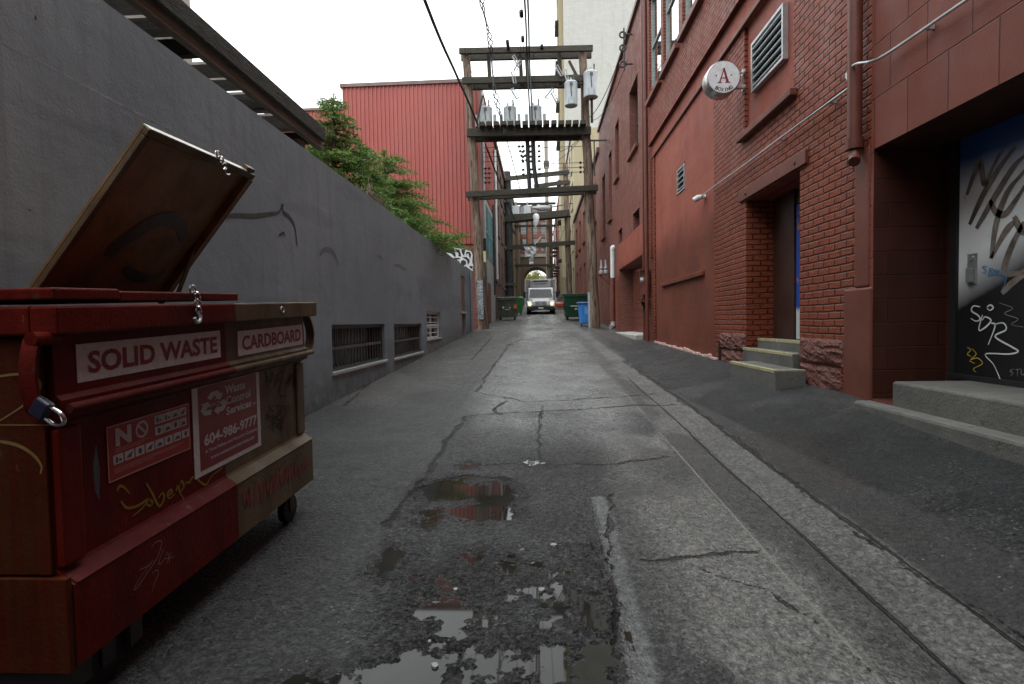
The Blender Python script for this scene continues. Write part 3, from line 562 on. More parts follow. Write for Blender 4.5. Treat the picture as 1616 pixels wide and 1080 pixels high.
for (a, b_, mi) in ((.02, US, 0), (US, U1, 1)):
    mb.mi = mi
    for (v0, w0), (v1, w1) in zip(prof, prof[1:]):
        if v0 == .985 : pass
        mb.face([(a, v0, w0), (b_, v0, w0), (b_, v1, w1), (a, v1, w1)])
for (u, mi) in ((.02, 2), (U1, 1)):
    mb.mi = mi; mb.face([(u, v, w_) for v, w_ in prof] + [(u, .185, WB), (u, 1.25, WB)])
mb.mi = 0; mb.face([(.02, .185, -.03), (U1, .185, -.03), (U1, .185, WB), (.02, .185, WB)]); mb.face([(.02, .185, WB), (U1, .185, WB), (U1, 1.25, WB), (.02, 1.25, WB)])
mb.mi = 3; mb.face([(.03, 1.2, -.06), (U1 - .01, 1.2, -.06), (U1 - .01, .3, -.06), (.03, .3, -.06)])
mb.build('body', [M['d_red'], M['d_tan'], M['d_end'], M['dark']], dp)
mb = MB(DT)       # near-end skin plates: upper sheet, seam, lower sheet standing a little proud
mb.box(.006, .0185, .50, 1.24, WB, -.058); mb.box(-.002, .0185, .19, .492, WB, -.004); mb.build('end_panel', M['d_end'], dp, bevel=.003)
mb = MB(DT); mb.box(.0195, .105, .515, .955, -.054, -.026); mb.build('corner_post', M['d_red'], dp, bevel=.008)
mb = MB(DT); mb.box(1.70, U1 - .002, .515, .955, -.054, -.04); mb.build('corner_post', M['d_tan'], dp, bevel=.008)
mb = MB(DT)       # rim
mb.mi = 0; mb.box(-.02, US, 1.25, 1.34, -.065, .022); mb.mi = 1; mb.box(US, 1.885, 1.25, 1.34, -.065, .022)
mb.mi = 0; mb.box(-.02, .045, 1.25, 1.34, WB, -.066); mb.mi = 1; mb.box(1.82, 1.885, 1.25, 1.34, WB, -.066); mb.box(-.02, 1.885, 1.25, 1.345, WB - .06, WB - .001)
mb.build('rim', [M['d_red'], M['d_tan']], dp, bevel=.008)
mb = MB(DT); mb.mi = 0; mb.tube([(.03, 1.018, .0), (US, 1.018, .0)], .016, 12); mb.mi = 1; mb.tube([(US, 1.018, .0), (1.84, 1.018, .0)], .016, 12)
mb.build('front_rail', [M['d_edge'], M['d_tan']], dp, smooth=True)
mb = MB(DT)
mb.mi = 0; mb.face([(.03, .499, -.048), (US, .499, -.048), (US, .466, .003), (.03, .466, .003)]); mb.mi = 1; mb.face([(US, .499, -.048), (U1, .499, -.048), (U1, .466, .003), (US, .466, .003)])
mb.build('bumper_edge', [M['d_edge'], M['d_tan']], dp)
for (u0, sg, mt) in ((.0, -1, M['d_red']), (U1 + .02, 1, M['d_tan'])):   # curved guard bars on both ends
    mb = MB(DT); pr = smooth_line([(u0 + sg * .0, 1.25, 0), (u0 + sg * .055, 1.235, 0), (u0 + sg * .10, 1.17, 0), (u0 + sg * .105, 1.10, 0), (u0 + sg * .07, 1.03, 0), (u0 + sg * .02, 1.01, 0)])
    s_ = -.02 if sg < 0 else .0
    L_ = len(pr); k_ = .35 if sg < 0 else 1; wa, wb = (-.085, -.03) if sg < 0 else (-.075, -.02); vs = []
    for i in range(L_):
        d = pr[min(i + 1, L_ - 1)] - pr[max(i - 1, 0)]; d = np.array([d[0] * k_, d[1]]); d /= np.linalg.norm(d) + 1e-9; n_ = np.array([-d[1], d[0]]) * .006; c0 = np.array([pr[i][0] * k_, pr[i][1]])
        vs += [(*(c0 + n_), wa), (*(c0 + n_), wb), (*(c0 - n_), wb), (*(c0 - n_), wa)]
    mb.faces(vs, [(0, 1, 2, 3), (4 * L_ - 4, 4 * L_ - 1, 4 * L_ - 2, 4 * L_ - 3)] + [(4 * i + j, 4 * i + (j + 1) % 4, 4 * i + 4 + (j + 1) % 4, 4 * i + 4 + j) for i in range(L_ - 1) for j in range(4)])
    mb.build('guard_bar', mt, dp, bevel=.003)
p = on_y(58, 535, 1.52); mb = MB(); mb.cyl((p[0], 1.50, p[2]), (p[0], 1.60, p[2]), .021, 18); mb.build('pin', M['d_red'], dp, smooth=True)
p = on_y(70, 648, 1.515); c_ = np.array([p[0], 1.515, p[2]])
pk = MB(); a = np.array([.045, 0, -.030]); pk.obox(c_ - a * .62, c_ + a * .25, .026, .056, up=(0, 0, 1))
pk = pk.build('padlock', plain('blue black lock', (.02, .022, .05), .3), dp, bevel=.005)
sh = MB(); e_ = np.array([.83, 0, -.55]); f_ = np.array([.55, 0, .83]); o_ = c_ + a * .3
sh.tube(smooth_line([o_ - f_ * .019, o_ - f_ * .019 + e_ * .035, o_ + e_ * .054, o_ + f_ * .019 + e_ * .035, o_ + f_ * .019 - e_ * .002], 5), .0062, 8); sh.obox(c_ - a * .62 + f_ * .027, c_ + a * .28 + f_ * .027, .012, .008)
sh.build('shackle', M['chrome'], pk, smooth=True)
# lids
mb = MB(DT); mb.box(-.015, .245, 1.358, 1.395, WB - .02, .012); mb.box(.25, 1.0, 1.352, 1.388, WB - .02, .005)
mb.build('closed_lid', M['d_red'], dp, bevel=.006)
A_, B_ = on_y(227, 199, 2.40), on_y(396, 272, 3.30); hx = (A_[0] + B_[0]) / 2; hz = lambda y: DZ + .042 * (y - DY)
dx, dz = (hx - (DX + WB + .06)), ((A_[2] - hz(2.40)) + (B_[2] - hz(3.30))) / 2 - 1.37
Ln = math.hypot(dx, dz); ex, ez = dx / Ln, dz / Ln
def LT(u, s_, n): return (DX + WB + .06 + ex * s_ + ez * n, u, hz(u) + 1.37 + ez * s_ - ex * n)   # n>0: underside, facing the alley
ya, yb = 2.40, 3.32
mb = MB(LT); mb.box(ya, yb, 0, Ln, -.012, .0)
lid = mb.build('open_lid', M['d_lid'], dp)
mb = MB(LT); mb.mi = 0; mb.box(ya, ya + .035, 0, Ln - .036, .001, .03); mb.box(ya, yb, Ln - .035, Ln, .001, .03); mb.mi = 1; mb.box(yb - .05, yb, 0, Ln - .036, .001, .038)
mb.build('lid_flange', [M['d_tan'], M['d_lid']], lid, bevel=.004)
mb = MB(LT); mb.box(yb - .10, yb - .02, Ln + .002, Ln + .03, -.02, .02); mb.build('lid_catch', M['d_tan'], lid, bevel=.004)
mb = MB(LT); mb.box(ya, yb - .101, Ln + .0005, Ln + .007, -.012, .03); mb.build('edge_highlight', weathered('pale edge highlight', (.42, .36, .29), (.55, .50, .44), 6, .4, .1), lid)  # pale strip: light along the lid's top edge, painted in
def chain(pts, parent, nm):
    mb = MB()
    for i, p in enumerate(pts): mb.torus(p, (1, 0, 0) if i % 2 == 0 else (0, 1, 0.2), .017, .0052, 12, 6, .7 if i % 2 else 1)
    return mb.build(nm, M['chrome'], parent, smooth=True)
q = np.array(LT(ya + (yb - ya) * .56, Ln - .01, .03)); chain([q + (.01, 0, .035), q + (.02, .015, .008), q + (.03, .03, -.022)], lid, 'chain_latch')
mb = MB(); mb.tube(smooth_line([q + (.03, .03, -.03), q + (.035, .01, -.05), q + (.035, .04, -.065), q + (.03, .075, -.055)]), .005, 6); mb.build('hook', M['chrome'], lid, smooth=True)
q = np.array(DT(.63, 1.40, .02)); chain([q, q + (.012, .008, -.028), q + (.012, .012, -.058), q + (.012, .012, -.088)], dp, 'chain_latch')
mb = MB(); mb.tube(smooth_line([q + (.014, .012, -.09), q + (.02, .014, -.125), q + (.02, -.01, -.14), q + (.02, -.025, -.12)]), .007, 8); mb.build('hook', M['steel'], dp, smooth=True)
mb = MB(); mb.torus(DT(1.40, 1.30, .028), (1, 0, .2), .016, .004); mb.build('eye_ring', M['steel'], dp)
p0, p1 = np.array(DT(1.62, 1.36, WB + .25)), np.array(LT(3.30, .52, -.03)); mb = MB(); mb.obox(p0, p1, .03, .008, up=(1, 0, 0)); mb.build('lid_stay', M['d_tan'], dp)
# wheels
for (u, w_) in ((1.60, -.08), (1.60, -.85), (.22, -.10), (.22, -.85)):
    x, y, z = DT(u, .0, w_); gz = float(ground_z(x, y))
    mb = MB(); mb.box(x - .045, x + .045, y - .05, y + .05, gz + .19, z + .19); mb.box(x - .034, x - .028, y - .03, y + .03, gz + .07, gz + .2); mb.box(x + .028, x + .034, y - .03, y + .03, gz + .07, gz + .2)
    cs = mb.build('caster', M['frame_dark'], dp)
    mb = MB(); mb.tube([(x - .024, y, gz + .086), (x - .02, y, gz + .086), (x + .02, y, gz + .086), (x + .024, y, gz + .086)], [.072, .085, .085, .072], 20); mb.build('wheel', M['black'], cs, smooth=True)
mb = MB(DT); mb.box(.06, .14, .08, .186, -.5, -.06); mb.box(.30, .36, .08, .186, -.9, -.05); mb.build('skid', M['frame_dark'], dp)
# signs
M['sign_white'] = weathered('scuffed sign vinyl', (.52, .50, .50), (.60, .58, .58), 7, .45, .05, .001, spots=(.3, .26, .26), spot_amt=.72)
M['vinyl_red'] = weathered('red vinyl', (.19, .012, .014), (.22, .018, .02), 6, .4, .04, .001)
M['letter_red'] = plain('letter red', (.20, .010, .008), .45)
M['letter_white'] = plain('letter white', (.46, .45, .45), .45)
U3, V3 = (0, 1, .042), (0, 0, 1)
def plate(name, quad, w_, mat, parent, off=.003):
    uv = [duv(x, y, w_) for x, y in quad]
    u0, u1 = (uv[0][0] + uv[3][0]) / 2, (uv[1][0] + uv[2][0]) / 2; v1, v0 = (uv[0][1] + uv[1][1]) / 2, (uv[2][1] + uv[3][1]) / 2
    mb = MB(DT); mb.box(u0, u1, v0, v1, w_ + .0005, w_ + off); return mb.build(name, mat, parent), (u0, u1, v0, v1), w_ + off
def dtext(body, box, w_, mat, parent, bold=0., name='lettering', spacing=1.0):
    return text_obj(name, body, DT(0, 0, w_ + .0012), U3, V3, box, mat, parent, bold, spacing)
def sub(b_, a0, a1, c0, c1): return (b_[0] + (b_[1] - b_[0]) * a0, b_[0] + (b_[1] - b_[0]) * a1, b_[2] + (b_[3] - b_[2]) * c0, b_[2] + (b_[3] - b_[2]) * c1)
s1, bx, ww = plate('waste_sign', [(118, 541), (346, 524), (348, 567), (121, 600)], -.0325, M['sign_white'], dp)
dtext('SOLID WASTE', sub(bx, .055, .965, .19, .80), ww, M['letter_red'], s1, .032)
s2, bx, ww = plate('cardboard_sign', [(373, 520), (476, 515), (477, 546), (376, 559)], -.0325, M['sign_white'], dp)
dtext('CARDBOARD', sub(bx, .05, .965, .19, .80), ww, M['letter_red'], s2, .03)
s3, bx, ww = plate('company_sticker', [(300, 605), (407, 586), (412, 704), (308, 755)], -.0545, M['sign_white'], dp)
mb = MB(DT); b2 = sub(bx, .07, .945, .055, .955); mb.box(*b2, ww + .0003, ww + .0010); mb.build('red_field', M['vinyl_red'], s3); ww += .001
for tx, r_ in (('Waste', (.43, .75, .80, .905)), ('Control', (.44, .83, .675, .775)), ('Services', (.44, .84, .555, .65)), ('INC.', (.865, .93, .565, .595)), ('604-986-9777', (.125, .93, .305, .43)), ('A Total Refuse and Recycling Company', (.13, .93, .215, .265)), ('www.wastecontrolservices.com', (.20, .875, .135, .18))):
    dtext(tx, sub(bx, *r_), ww, M['letter_white'], s3, .03 if r_[3] - r_[2] > .06 else .02)
mb = MB(DT); cu, cv = bx[0] + (bx[1] - bx[0]) * .275, bx[2] + (bx[3] - bx[2]) * .735; hh = (bx[3] - bx[2]) * .155; hw = (bx[1] - bx[0]) * .20
def arrow(rot):
    P = [(-.52, .62), (-.20, 1.0), (.30, 1.0), (.52, .66), (.70, .74), (.50, .22), (.02, .36), (.18, .45), (.02, .70), (-.22, .36)]
    c, s = math.cos(rot), math.sin(rot); out = []
    for x, y in P: out.append((cu + (x * .86 * c - y * .86 * s) * hw * 1.05, cv + (x * .86 * s + y * .86 * c) * hh * 1.05, ww + .0014))
    return out
for r_ in (0, 2 * math.pi / 3, 4 * math.pi / 3): mb.face(arrow(r_))
mb.build('recycling_arrows', M['letter_white'], s3)
dtext('WCS', (cu - hw * .36, cu + hw * .36, cv - hh * .18, cv + hh * .12), ww + .001, M['letter_white'], s3, .01)
s4, bx, ww = plate('prohibited_sticker', [(165, 673), (297, 638), (299, 710), (171, 761)], -.0545, weathered('bright red sticker', (.26, .014, .011), (.30, .018, .016), 6, .4, .03), dp)
dtext('N', sub(bx, .085, .255, .60, .93), ww, M['letter_white'], s4, .05)
mb = MB(DT); cu, cv = bx[0] + (bx[1] - bx[0]) * .375, bx[2] + (bx[3] - bx[2]) * .765; rr = (bx[3] - bx[2]) * .165
n = 28; ring = [[(cu + math.cos(t) * r_, cv + math.sin(t) * r_, ww + .0013) for t in np.arange(n) * 2 * math.pi / n] for r_ in (rr, rr * .72)]
for i in range(n): mb.face([ring[0][i], ring[0][(i + 1) % n], ring[1][(i + 1) % n], ring[1][i]])
ribbons(mb, [[np.array((cu - rr * .52, cv + rr * .52, ww + .0015)), np.array((cu + rr * .52, cv - rr * .52, ww + .0015))]], rr * .3, (0, 0, 1), False, False)
mb.build('ban_circle', M['letter_white'], s4)
pg_ = plain('pictogram grey', (.07, .07, .075), .5); ic = MB(DT); rc = random.Random(5)
cells = [(.53 + i * .108, r_) for r_ in (.77, .545) for i in range(4)] + [(.055 + i * .1185, .285 if i < 8 else .3) for i in range(8)]
for (a0, c0) in cells:
    b2 = sub(bx, a0, a0 + .103, c0 + (.0), c0 + .17); ic.box(*b2, ww + .0002, ww + .001)
    pic = MB(DT); kind = rc.randint(0, 3); cx, cy, sx_, sy_ = (b2[0] + b2[1]) / 2, (b2[2] + b2[3]) / 2, (b2[1] - b2[0]) * .36, (b2[3] - b2[2]) * .34
    if kind == 0: pic.face([(cx - sx_, cy - sy_, ww + .0016), (cx + sx_, cy - sy_ * .8, ww + .0016), (cx + sx_ * .6, cy + sy_ * .2, ww + .0016), (cx - sx_ * .3, cy + sy_ * .3, ww + .0016)])
    elif kind == 1: pic.face([(cx + sx_ * .6 * math.cos(t), cy + sy_ * math.sin(t), ww + .0016) for t in np.arange(10) * .6283])
    elif kind == 2:
        pic.face([(cx - sx_ * .8, cy - sy_, ww + .0016), (cx - sx_ * .1, cy - sy_, ww + .0016), (cx - sx_ * .1, cy + sy_ * .7, ww + .0016), (cx - sx_ * .8, cy + sy_ * .7, ww + .0016)]); pic.face([(cx + sx_ * .15, cy - sy_ * .8, ww + .0016), (cx + sx_ * .9, cy - sy_ * .8, ww + .0016), (cx + sx_ * .9, cy, ww + .0016), (cx + sx_ * .15, cy, ww + .0016)])
    else: pic.face([(cx - sx_, cy - sy_ * .6, ww + .0016), (cx + sx_ * .4, cy - sy_, ww + .0016), (cx + sx_, cy + sy_, ww + .0016), (cx - sx_ * .2, cy + sy_ * .3, ww + .0016)])
    pic.build('pictogram', pg_, s4)
ic.build('picture_squares', M['letter_white'], s4)
mb = MB(DT)
for (a0, a1, c0) in ((.08, .46, .555), (.08, .40, .525), (.08, .36, .495), (.06, .9, .20), (.06, .84, .165), (.06, .5, .13)):
    b2 = sub(bx, a0, a1, c0, c0 + .010); mb.box(*b2, ww + .0002, ww + .0009)
mb.build('small_print', plain('faded print', (.5, .2, .18), .5), s4)
mb = MB(DT); e = .004
for q in ((bx[0], bx[1], bx[2], bx[2] + e), (bx[0], bx[1], bx[3] - e, bx[3]), (bx[0], bx[0] + e, bx[2] + e, bx[3] - e), (bx[1] - e, bx[1], bx[2] + e, bx[3] - e)): mb.box(*q, ww + .0002, ww + .0008)
mb.build('border', plain('pale border', (.5, .25, .2), .5), s4)
mb = MB(); mb.face([np.array(DT(*duv(x, y, -.026), -.0245)) for x, y in ((151, 702), (157, 742), (156, 790), (150, 776), (146, 735))]); mb.build('bare_dent', weathered('bare blue grey steel', (.07, .08, .10), (.03, .03, .035), 8, .4, .2), dp)
# sprayed and scratched tags
def dstroke(name, lines, w_, width, mat, px=True):
    mb = MB(); off = w_ + .0022
    L = [[np.array(DT(*duv(x, y, w_), off)) for x, y in l] for l in lines]
    ribbons(mb, L, width, (1, 0, 0)); return mb.build(name, mat, dp)
zA = lambda l: [(x / 3, 440 + y / 3) for x, y in l]; zB = lambda l: [(x * .3218, 760 + y * .3218) for x, y in l]
M['yel'] = plain('yellow marker', (.26, .135, .008), .5)
dstroke('yellow_tag', [zA([(553, 1008), (560, 985), (580, 985), (612, 1018)]), zA([(570, 1055), (600, 1085), (650, 1075), (700, 1045), (672, 1085), (625, 1125)]),
    zA([(690, 1062), (705, 1075), (720, 1060), (708, 1045), (718, 1078)]), zA([(690, 968), (720, 1020), (752, 1078), (775, 1035), (765, 1015), (748, 1040)]), zA([(790, 1030), (812, 1012), (805, 1000), (790, 1020), (800, 1040), (825, 1020)]), zA([(830, 1005), (850, 965), (845, 1000), (868, 1045)]), zA([(832, 985), (858, 960), (868, 985), (850, 1010)]), zA([(875, 975), (882, 965), (895, 965), (905, 945), (920, 940), (950, 965), (975, 975), (1000, 935), (1050, 895)])], -.0545, .011, M['yel'])
dstroke('black_tag', [zA([(1255, 440), (1262, 490), (1268, 520)]), zA([(1255, 440), (1278, 490), (1288, 445), (1300, 510)]), zA([(1305, 505), (1312, 455), (1322, 500)]), zA([(1306, 485), (1320, 482)]), zA([(1318, 452), (1342, 440), (1322, 545), (1362, 552)]), zA([(1345, 480), (1358, 495), (1368, 460), (1352, 540)]), zA([(1368, 510), (1378, 450), (1386, 515)]), zA([(1388, 450), (1392, 520)]), zA([(1418, 448), (1392, 485), (1450, 515)])], -.0545, .010, M['ink'])
rk = random.Random(9)
dstroke('black_tag', [zA([(1290 + rk.uniform(-38, 95), 610 + rk.uniform(-20, 110)) for _ in range(3)]) for _ in range(13)] + [zA([(1265, 600), (1300, 640), (1275, 680)]), zA([(1330, 690), (1332, 730), (1330, 765)]), zA([(1290, 590), (1310, 600), (1330, 590)])], -.0545, .0045, M['ink'])
dstroke('scratched_tag', [zB([(740, 325), (760, 300), (790, 295), (770, 370), (715, 455), (670, 520), (655, 525), (700, 450), (740, 400)]), zB([(800, 330), (775, 400), (795, 395), (815, 350)]), zB([(680, 435), (720, 415), (750, 385)]), zB([(820, 345), (830, 405)]), zB([(808, 380), (852, 370)]), zB([(838, 350), (812, 405)]), zB([(745, 450), (765, 435), (775, 450), (755, 500), (742, 540)])], .0, .0035, plain('pale scratch', (.30, .16, .17), .6))
M['red_spray'] = weathered('faint red spray', (.17, .022, .016), (.20, .04, .028), 9, .5, 0)
dstroke('red_tag', [zA([(1150, 1010), (1165, 1075), (1175, 1000), (1190, 1080)]), zA([(1205, 1070), (1212, 990), (1230, 975), (1238, 1060)]), zA([(1248, 1040), (1258, 960), (1275, 1010), (1290, 930), (1300, 1020)]), zA([(1305, 1000), (1320, 900), (1335, 980)]), zA([(1345, 975), (1352, 900), (1365, 960), (1375, 880), (1385, 950)]), zA([(1395, 940), (1405, 870), (1420, 930)]), zA([(1430, 910), (1445, 850), (1452, 900)])], .0, .030, M['red_spray'])
M['ochre'] = plain('ochre spray', (.24, .15, .055), .5)
mb = MB(); L = [[on_y(x, y, 1.5745) for x, y in l] for l in ([(-30, 600), (0, 594), (25, 591), (45, 592), (60, 600), (64, 610), (55, 625), (30, 645), (-5, 667)], [(-30, 696), (0, 697), (30, 704), (52, 718), (65, 735), (64, 748)], [(-20, 671), (40, 671), (82, 671)])]
ribbons(mb, L[:1], .009, (0, -1, 0)); ribbons(mb, L[1:2], .011, (0, -1, 0)); ribbons(mb, L[2:], .004, (0, -1, 0)); mb.build('ochre_tag', M['ochre'], dp)
mb = MB(LT)
def luv(px, py):
    d = ray(px, py); o_, eu, es, n = [np.array(LT(*a), float) for a in ((ya, 0, .004), (ya + 1, 0, .004), (ya, 1, .004), (ya, 0, 1.004))]; n = n - o_
    q = CPOS + d * (((o_ - CPOS) @ n) / (d @ n)) - o_; return ya + q[1], q @ (es - o_)
zL = lambda l: [np.array((*luv(x / 2.993, 160 + y / 2.993), .0045)) for x, y in l]
ribbons(mb, [zL([(505, 745), (560, 690), (640, 640), (720, 590), (790, 575), (850, 605), (870, 660), (850, 680)])], .10, (0, 0, 1)); mb.build('spray_arc', weathered('dark spray', (.045, .035, .028), (.075, .05, .034), 7, .5, 0), lid)
mb = MB(LT); ribbons(mb, [zL([(590, 800), (640, 845), (720, 860), (780, 830)])], .07, (0, 0, 1)); mb.build('spray_smudge', bpy.data.materials['dark spray'], lid)
# ------------------------------------------------------------------ right: red buildings
RX = 3.02
rm = lambda u, v, w_: (RX + w_, u, v)
def shell(mb, x0, x1, y0, y1, z0, z1, mi=0, front='y0'):
    """The hidden sides and roof of a building on the right of the alley."""
    mb.mi = mi
    mb.face([(x0, y0, z1), (x1, y0, z1), (x1, y1, z1), (x0, y1, z1)]); mb.face([(x0, y1, z0), (x0, y1, z1), (x1, y1, z1), (x1, y1, z0)])
    mb.face([(x0, y0, z0), (x1, y0, z0), (x1, y0, z1), (x0, y0, z1)]); mb.face([(x1, y0, z0), (x1, y1, z0), (x1, y1, z1), (x1, y0, z1)])
def window(parent, mp, a, b, c, d, dep, fm, gm, mull=(), bars=(), fw=.06, sill=None):
    f = MB(mp)
    for q in ((a, b, d - fw, d), (a, b, c, c + fw), (a, a + fw, c + fw, d - fw), (b - fw, b, c + fw, d - fw)): f.box(*q, dep - .07, dep - .002)
    for z in bars: f.box(a + fw, b - fw, z - .025, z + .025, dep - .065, dep - .003)
    for y in mull: f.box(y - .02, y + .02, c + fw, d - fw, dep - .06, dep - .004)
    w_ = f.build('window', fm, parent)
    g = MB(mp); g.box(a + fw * .5, b - fw * .5, c + fw * .5, d - fw * .5, dep - .03, dep - .022); g.build('pane', gm, w_)
    if sill: s = MB(mp); s.box(a - .06, b + .06, c - .13, c - .003, -.10, dep - .08); s.build('sill', sill, w_, bevel=.01)
    return w_
# 1. block building in the foreground
b1 = thing('block_building', 'dark red block building with a recessed graffitied door and concrete steps', 'building', (RX, 2, 0))
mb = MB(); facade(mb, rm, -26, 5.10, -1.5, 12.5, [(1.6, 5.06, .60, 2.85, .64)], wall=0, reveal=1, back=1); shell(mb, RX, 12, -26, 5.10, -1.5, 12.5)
mb.build('wall', [M['block'], M['block_recess_shade']], b1)
M['door_art'] = None
def door_mat():
    m, t, b = new_mat('sprayed steel door'); k = NT(t); p = k.pos(); s = k.n('SeparateXYZ', {0: p})
    h = k.math('ADD', k.math('ADD', s.outputs[2], k.math('MULTIPLY', k.math('SUBTRACT', s.outputs[1], 4.5), .45)), k.math('MULTIPLY', k.noise(p, 2.0, 4), .12))
    c = k.mix(k.ramp(h, 1.62, 1.98), (.010, .010, .012, 1), (.80, .81, .83, 1))
    c = k.mix(k.ramp(k.math('ADD', s.outputs[2], k.math('MULTIPLY', k.noise(p, 2.5, 4), .10)), 2.46, 2.72), c, (.015, .07, .24, 1))
    c = k.mix(k.ramp(k.noise(p, 9, 6, .7), .62, .72, 0, .4), c, k.mix(1.0, c, (.4, .4, .4, 1), 'MULTIPLY'))
    t.links.new(c, b.inputs['Base Color']); b.inputs['Roughness'].default_value = .42
    return m
DXX = RX + .64
mb = MB(); mb.box(DXX - .045, DXX - .004, 3.86, 4.86, .845, 2.845); dr = mb.build('door', door_mat(), b1)
mb = MB(); mb.box(DXX - .07, DXX - .001, 4.862, 4.93, .81, 2.849); mb.box(DXX - .07, DXX - .001, 3.79, 3.858, .81, 2.849); mb.box(DXX - .09, DXX - .003, 3.79, 4.93, .803, .842); mb.build('door_frame', M['ink'], b1)
mb = MB(); mb.box(DXX - .052, DXX - .046, 4.66, 4.76, 1.60, 1.86); mb.cyl((DXX - .06, 4.71, 1.82), (DXX - .046, 4.71, 1.82), .022, 14); mb.box(DXX - .085, DXX - .052, 4.685, 4.735, 1.62, 1.74); mb.build('handle', M['steel'], dr, bevel=.003)
zD = lambda l, o=.003: [on_x(1500 + x * .4265, 180 + y * .4259, DXX - .045 - o) for x, y in l]
def stag(name, lines, width, mat, o=.003): mb = MB(); ribbons(mb, [zD(l, o) for l in lines], width, (-1, 0, 0)); mb.build(name, mat, dr)
M['brown_spray'] = weathered('brown translucent spray', (.07, .048, .036), (.30, .25, .22), 5, .5, 0)
stag('brown_tag', [[(60, 300), (85, 230), (110, 180), (125, 260), (150, 210), (190, 130)], [(70, 410), (120, 300), (180, 200), (240, 120)], [(95, 425), (150, 330), (230, 200), (280, 150)], [(145, 320), (165, 360), (200, 372), (240, 320), (280, 260)], [(150, 535), (170, 400), (210, 290), (275, 210)], [(235, 400), (200, 440), (150, 535)], [(272, 400), (230, 480), (200, 560), (205, 590), (250, 590), (285, 570)], [(190, 665), (230, 625), (285, 590)], [(235, 380), (260, 430), (290, 450)]], .055, M['brown_spray'])
stag('white_tag', [[(110, 715), (85, 712), (78, 730), (100, 745), (110, 760), (95, 768), (75, 758)], [(135, 715), (148, 708), (158, 718), (146, 728), (135, 720)], [(118, 745), (105, 800), (130, 790), (150, 765), (128, 752), (118, 765)], [(150, 775), (165, 785), (140, 855)], [(160, 780), (195, 775), (205, 800), (165, 825), (230, 865), (250, 880), (215, 890), (130, 890), (160, 930), (185, 985)]], .014, M['white'], .005)
stag('blue_tag', [[(135, 565), (118, 568), (130, 580), (125, 590), (118, 586)], [(145, 570), (140, 600), (155, 590), (145, 582), (158, 575), (145, 572)], [(162, 578), (158, 605)], [(162, 580), (180, 582), (165, 595), (205, 600), (200, 630), (190, 650)]], .009, plain('blue marker', (.03, .22, .42), .5), .006)
stag('yellow_tag', [[(62, 865), (75, 875), (62, 890), (78, 900)], [(80, 870), (95, 890), (75, 910), (100, 905), (118, 925), (85, 945), (95, 958)], [(70, 915), (90, 925)]], .008, plain('yellow paint pen', (.5, .36, .04), .5), .006)
stag('grey_tag', [[(235, 945), (220, 952), (232, 962), (220, 972)], [(240, 948), (258, 945)], [(249, 947), (247, 970)], [(262, 945), (262, 965), (272, 965), (274, 945)]], .007, plain('grey scratch', (.2, .2, .2), .5), .006)
stag('faded_tag', [[(180, 700), (230, 720), (200, 740), (250, 760), (225, 780), (270, 790)]], .007, bpy.data.materials['grey scratch'], .006)
mb = MB(); mb.box(2.965, DXX - .002, .5, 4.70, .2, .80); mb.build('upper_step', M['concrete'], b1, bevel=.02)
mb = MB(); mb.box(2.80, 2.963, .4, 4.98, .1, .60); mb.mi = 0; mb.build('lower_step', M['concrete'], b1, bevel=.025)
mb = MB(); mb.box(2.998, 3.10, 5.062, 5.5, .3, 1.62); mb.box(3.005, 3.1, 5.11, 5.34, 1.622, 2.9); mb.build('plaster_pier', M['red_trim'], b1, bevel=.02)
mb = MB(); mb.tube([(2.94, 5.22, 12.4), (2.94, 5.22, 2.95)], .062, 14); mb.tube([(2.94, 5.22, 3.0), (2.94, 5.22, 2.90)], .075, 14); mb.tube(smooth_line([(2.94, 5.22, 2.9), (2.93, 5.2, 2.82), (2.90, 5.15, 2.77)]), .05, 10)
for z in (5.2, 7.2): mb.box(2.87, 3.02, 5.12, 5.32, z, z + .05)
mb.build('downpipe', M['red_rust'], b1, smooth=True)
mb = MB(); q = [on_x(x, y, 2.955) for x, y in ((1105, 311), (1180, 257), (1260, 197), (1325, 150), (1339, 139), (1340, 130), (1336, 120), (1340, 110))] + [on_x(x, y, 2.86) for x, y in ((1352, 101), (1375, 97))] + [on_x(x, y, 2.955) for x, y in ((1403, 83), (1525, 0), (1610, -58))]
mb.tube(q[:4], .012, 8); mb.tube(smooth_line(q[3:]), .012, 8)
for (x, y) in ((1150, 278), (1230, 219), (1310, 161), (1460, 44)): p = on_x(x, y, 2.955); mb.box(2.965, 3.018, p[1] - .012, p[1] + .012, p[2] - .017, p[2] + .017)
cd = mb.build('conduit', M['steel'], None, smooth=True); tag(cd, 'thin grey steel conduit climbing the brick wall from the floodlight', 'conduit')
# added unseen mass across the alley behind the viewer, to darken the foreground
mb = MB(); mb.box(-2.70, RX - .01, -14, -4.5, -1.4, 11.5); mb.build('added_shade_mass', M['block'], b1)
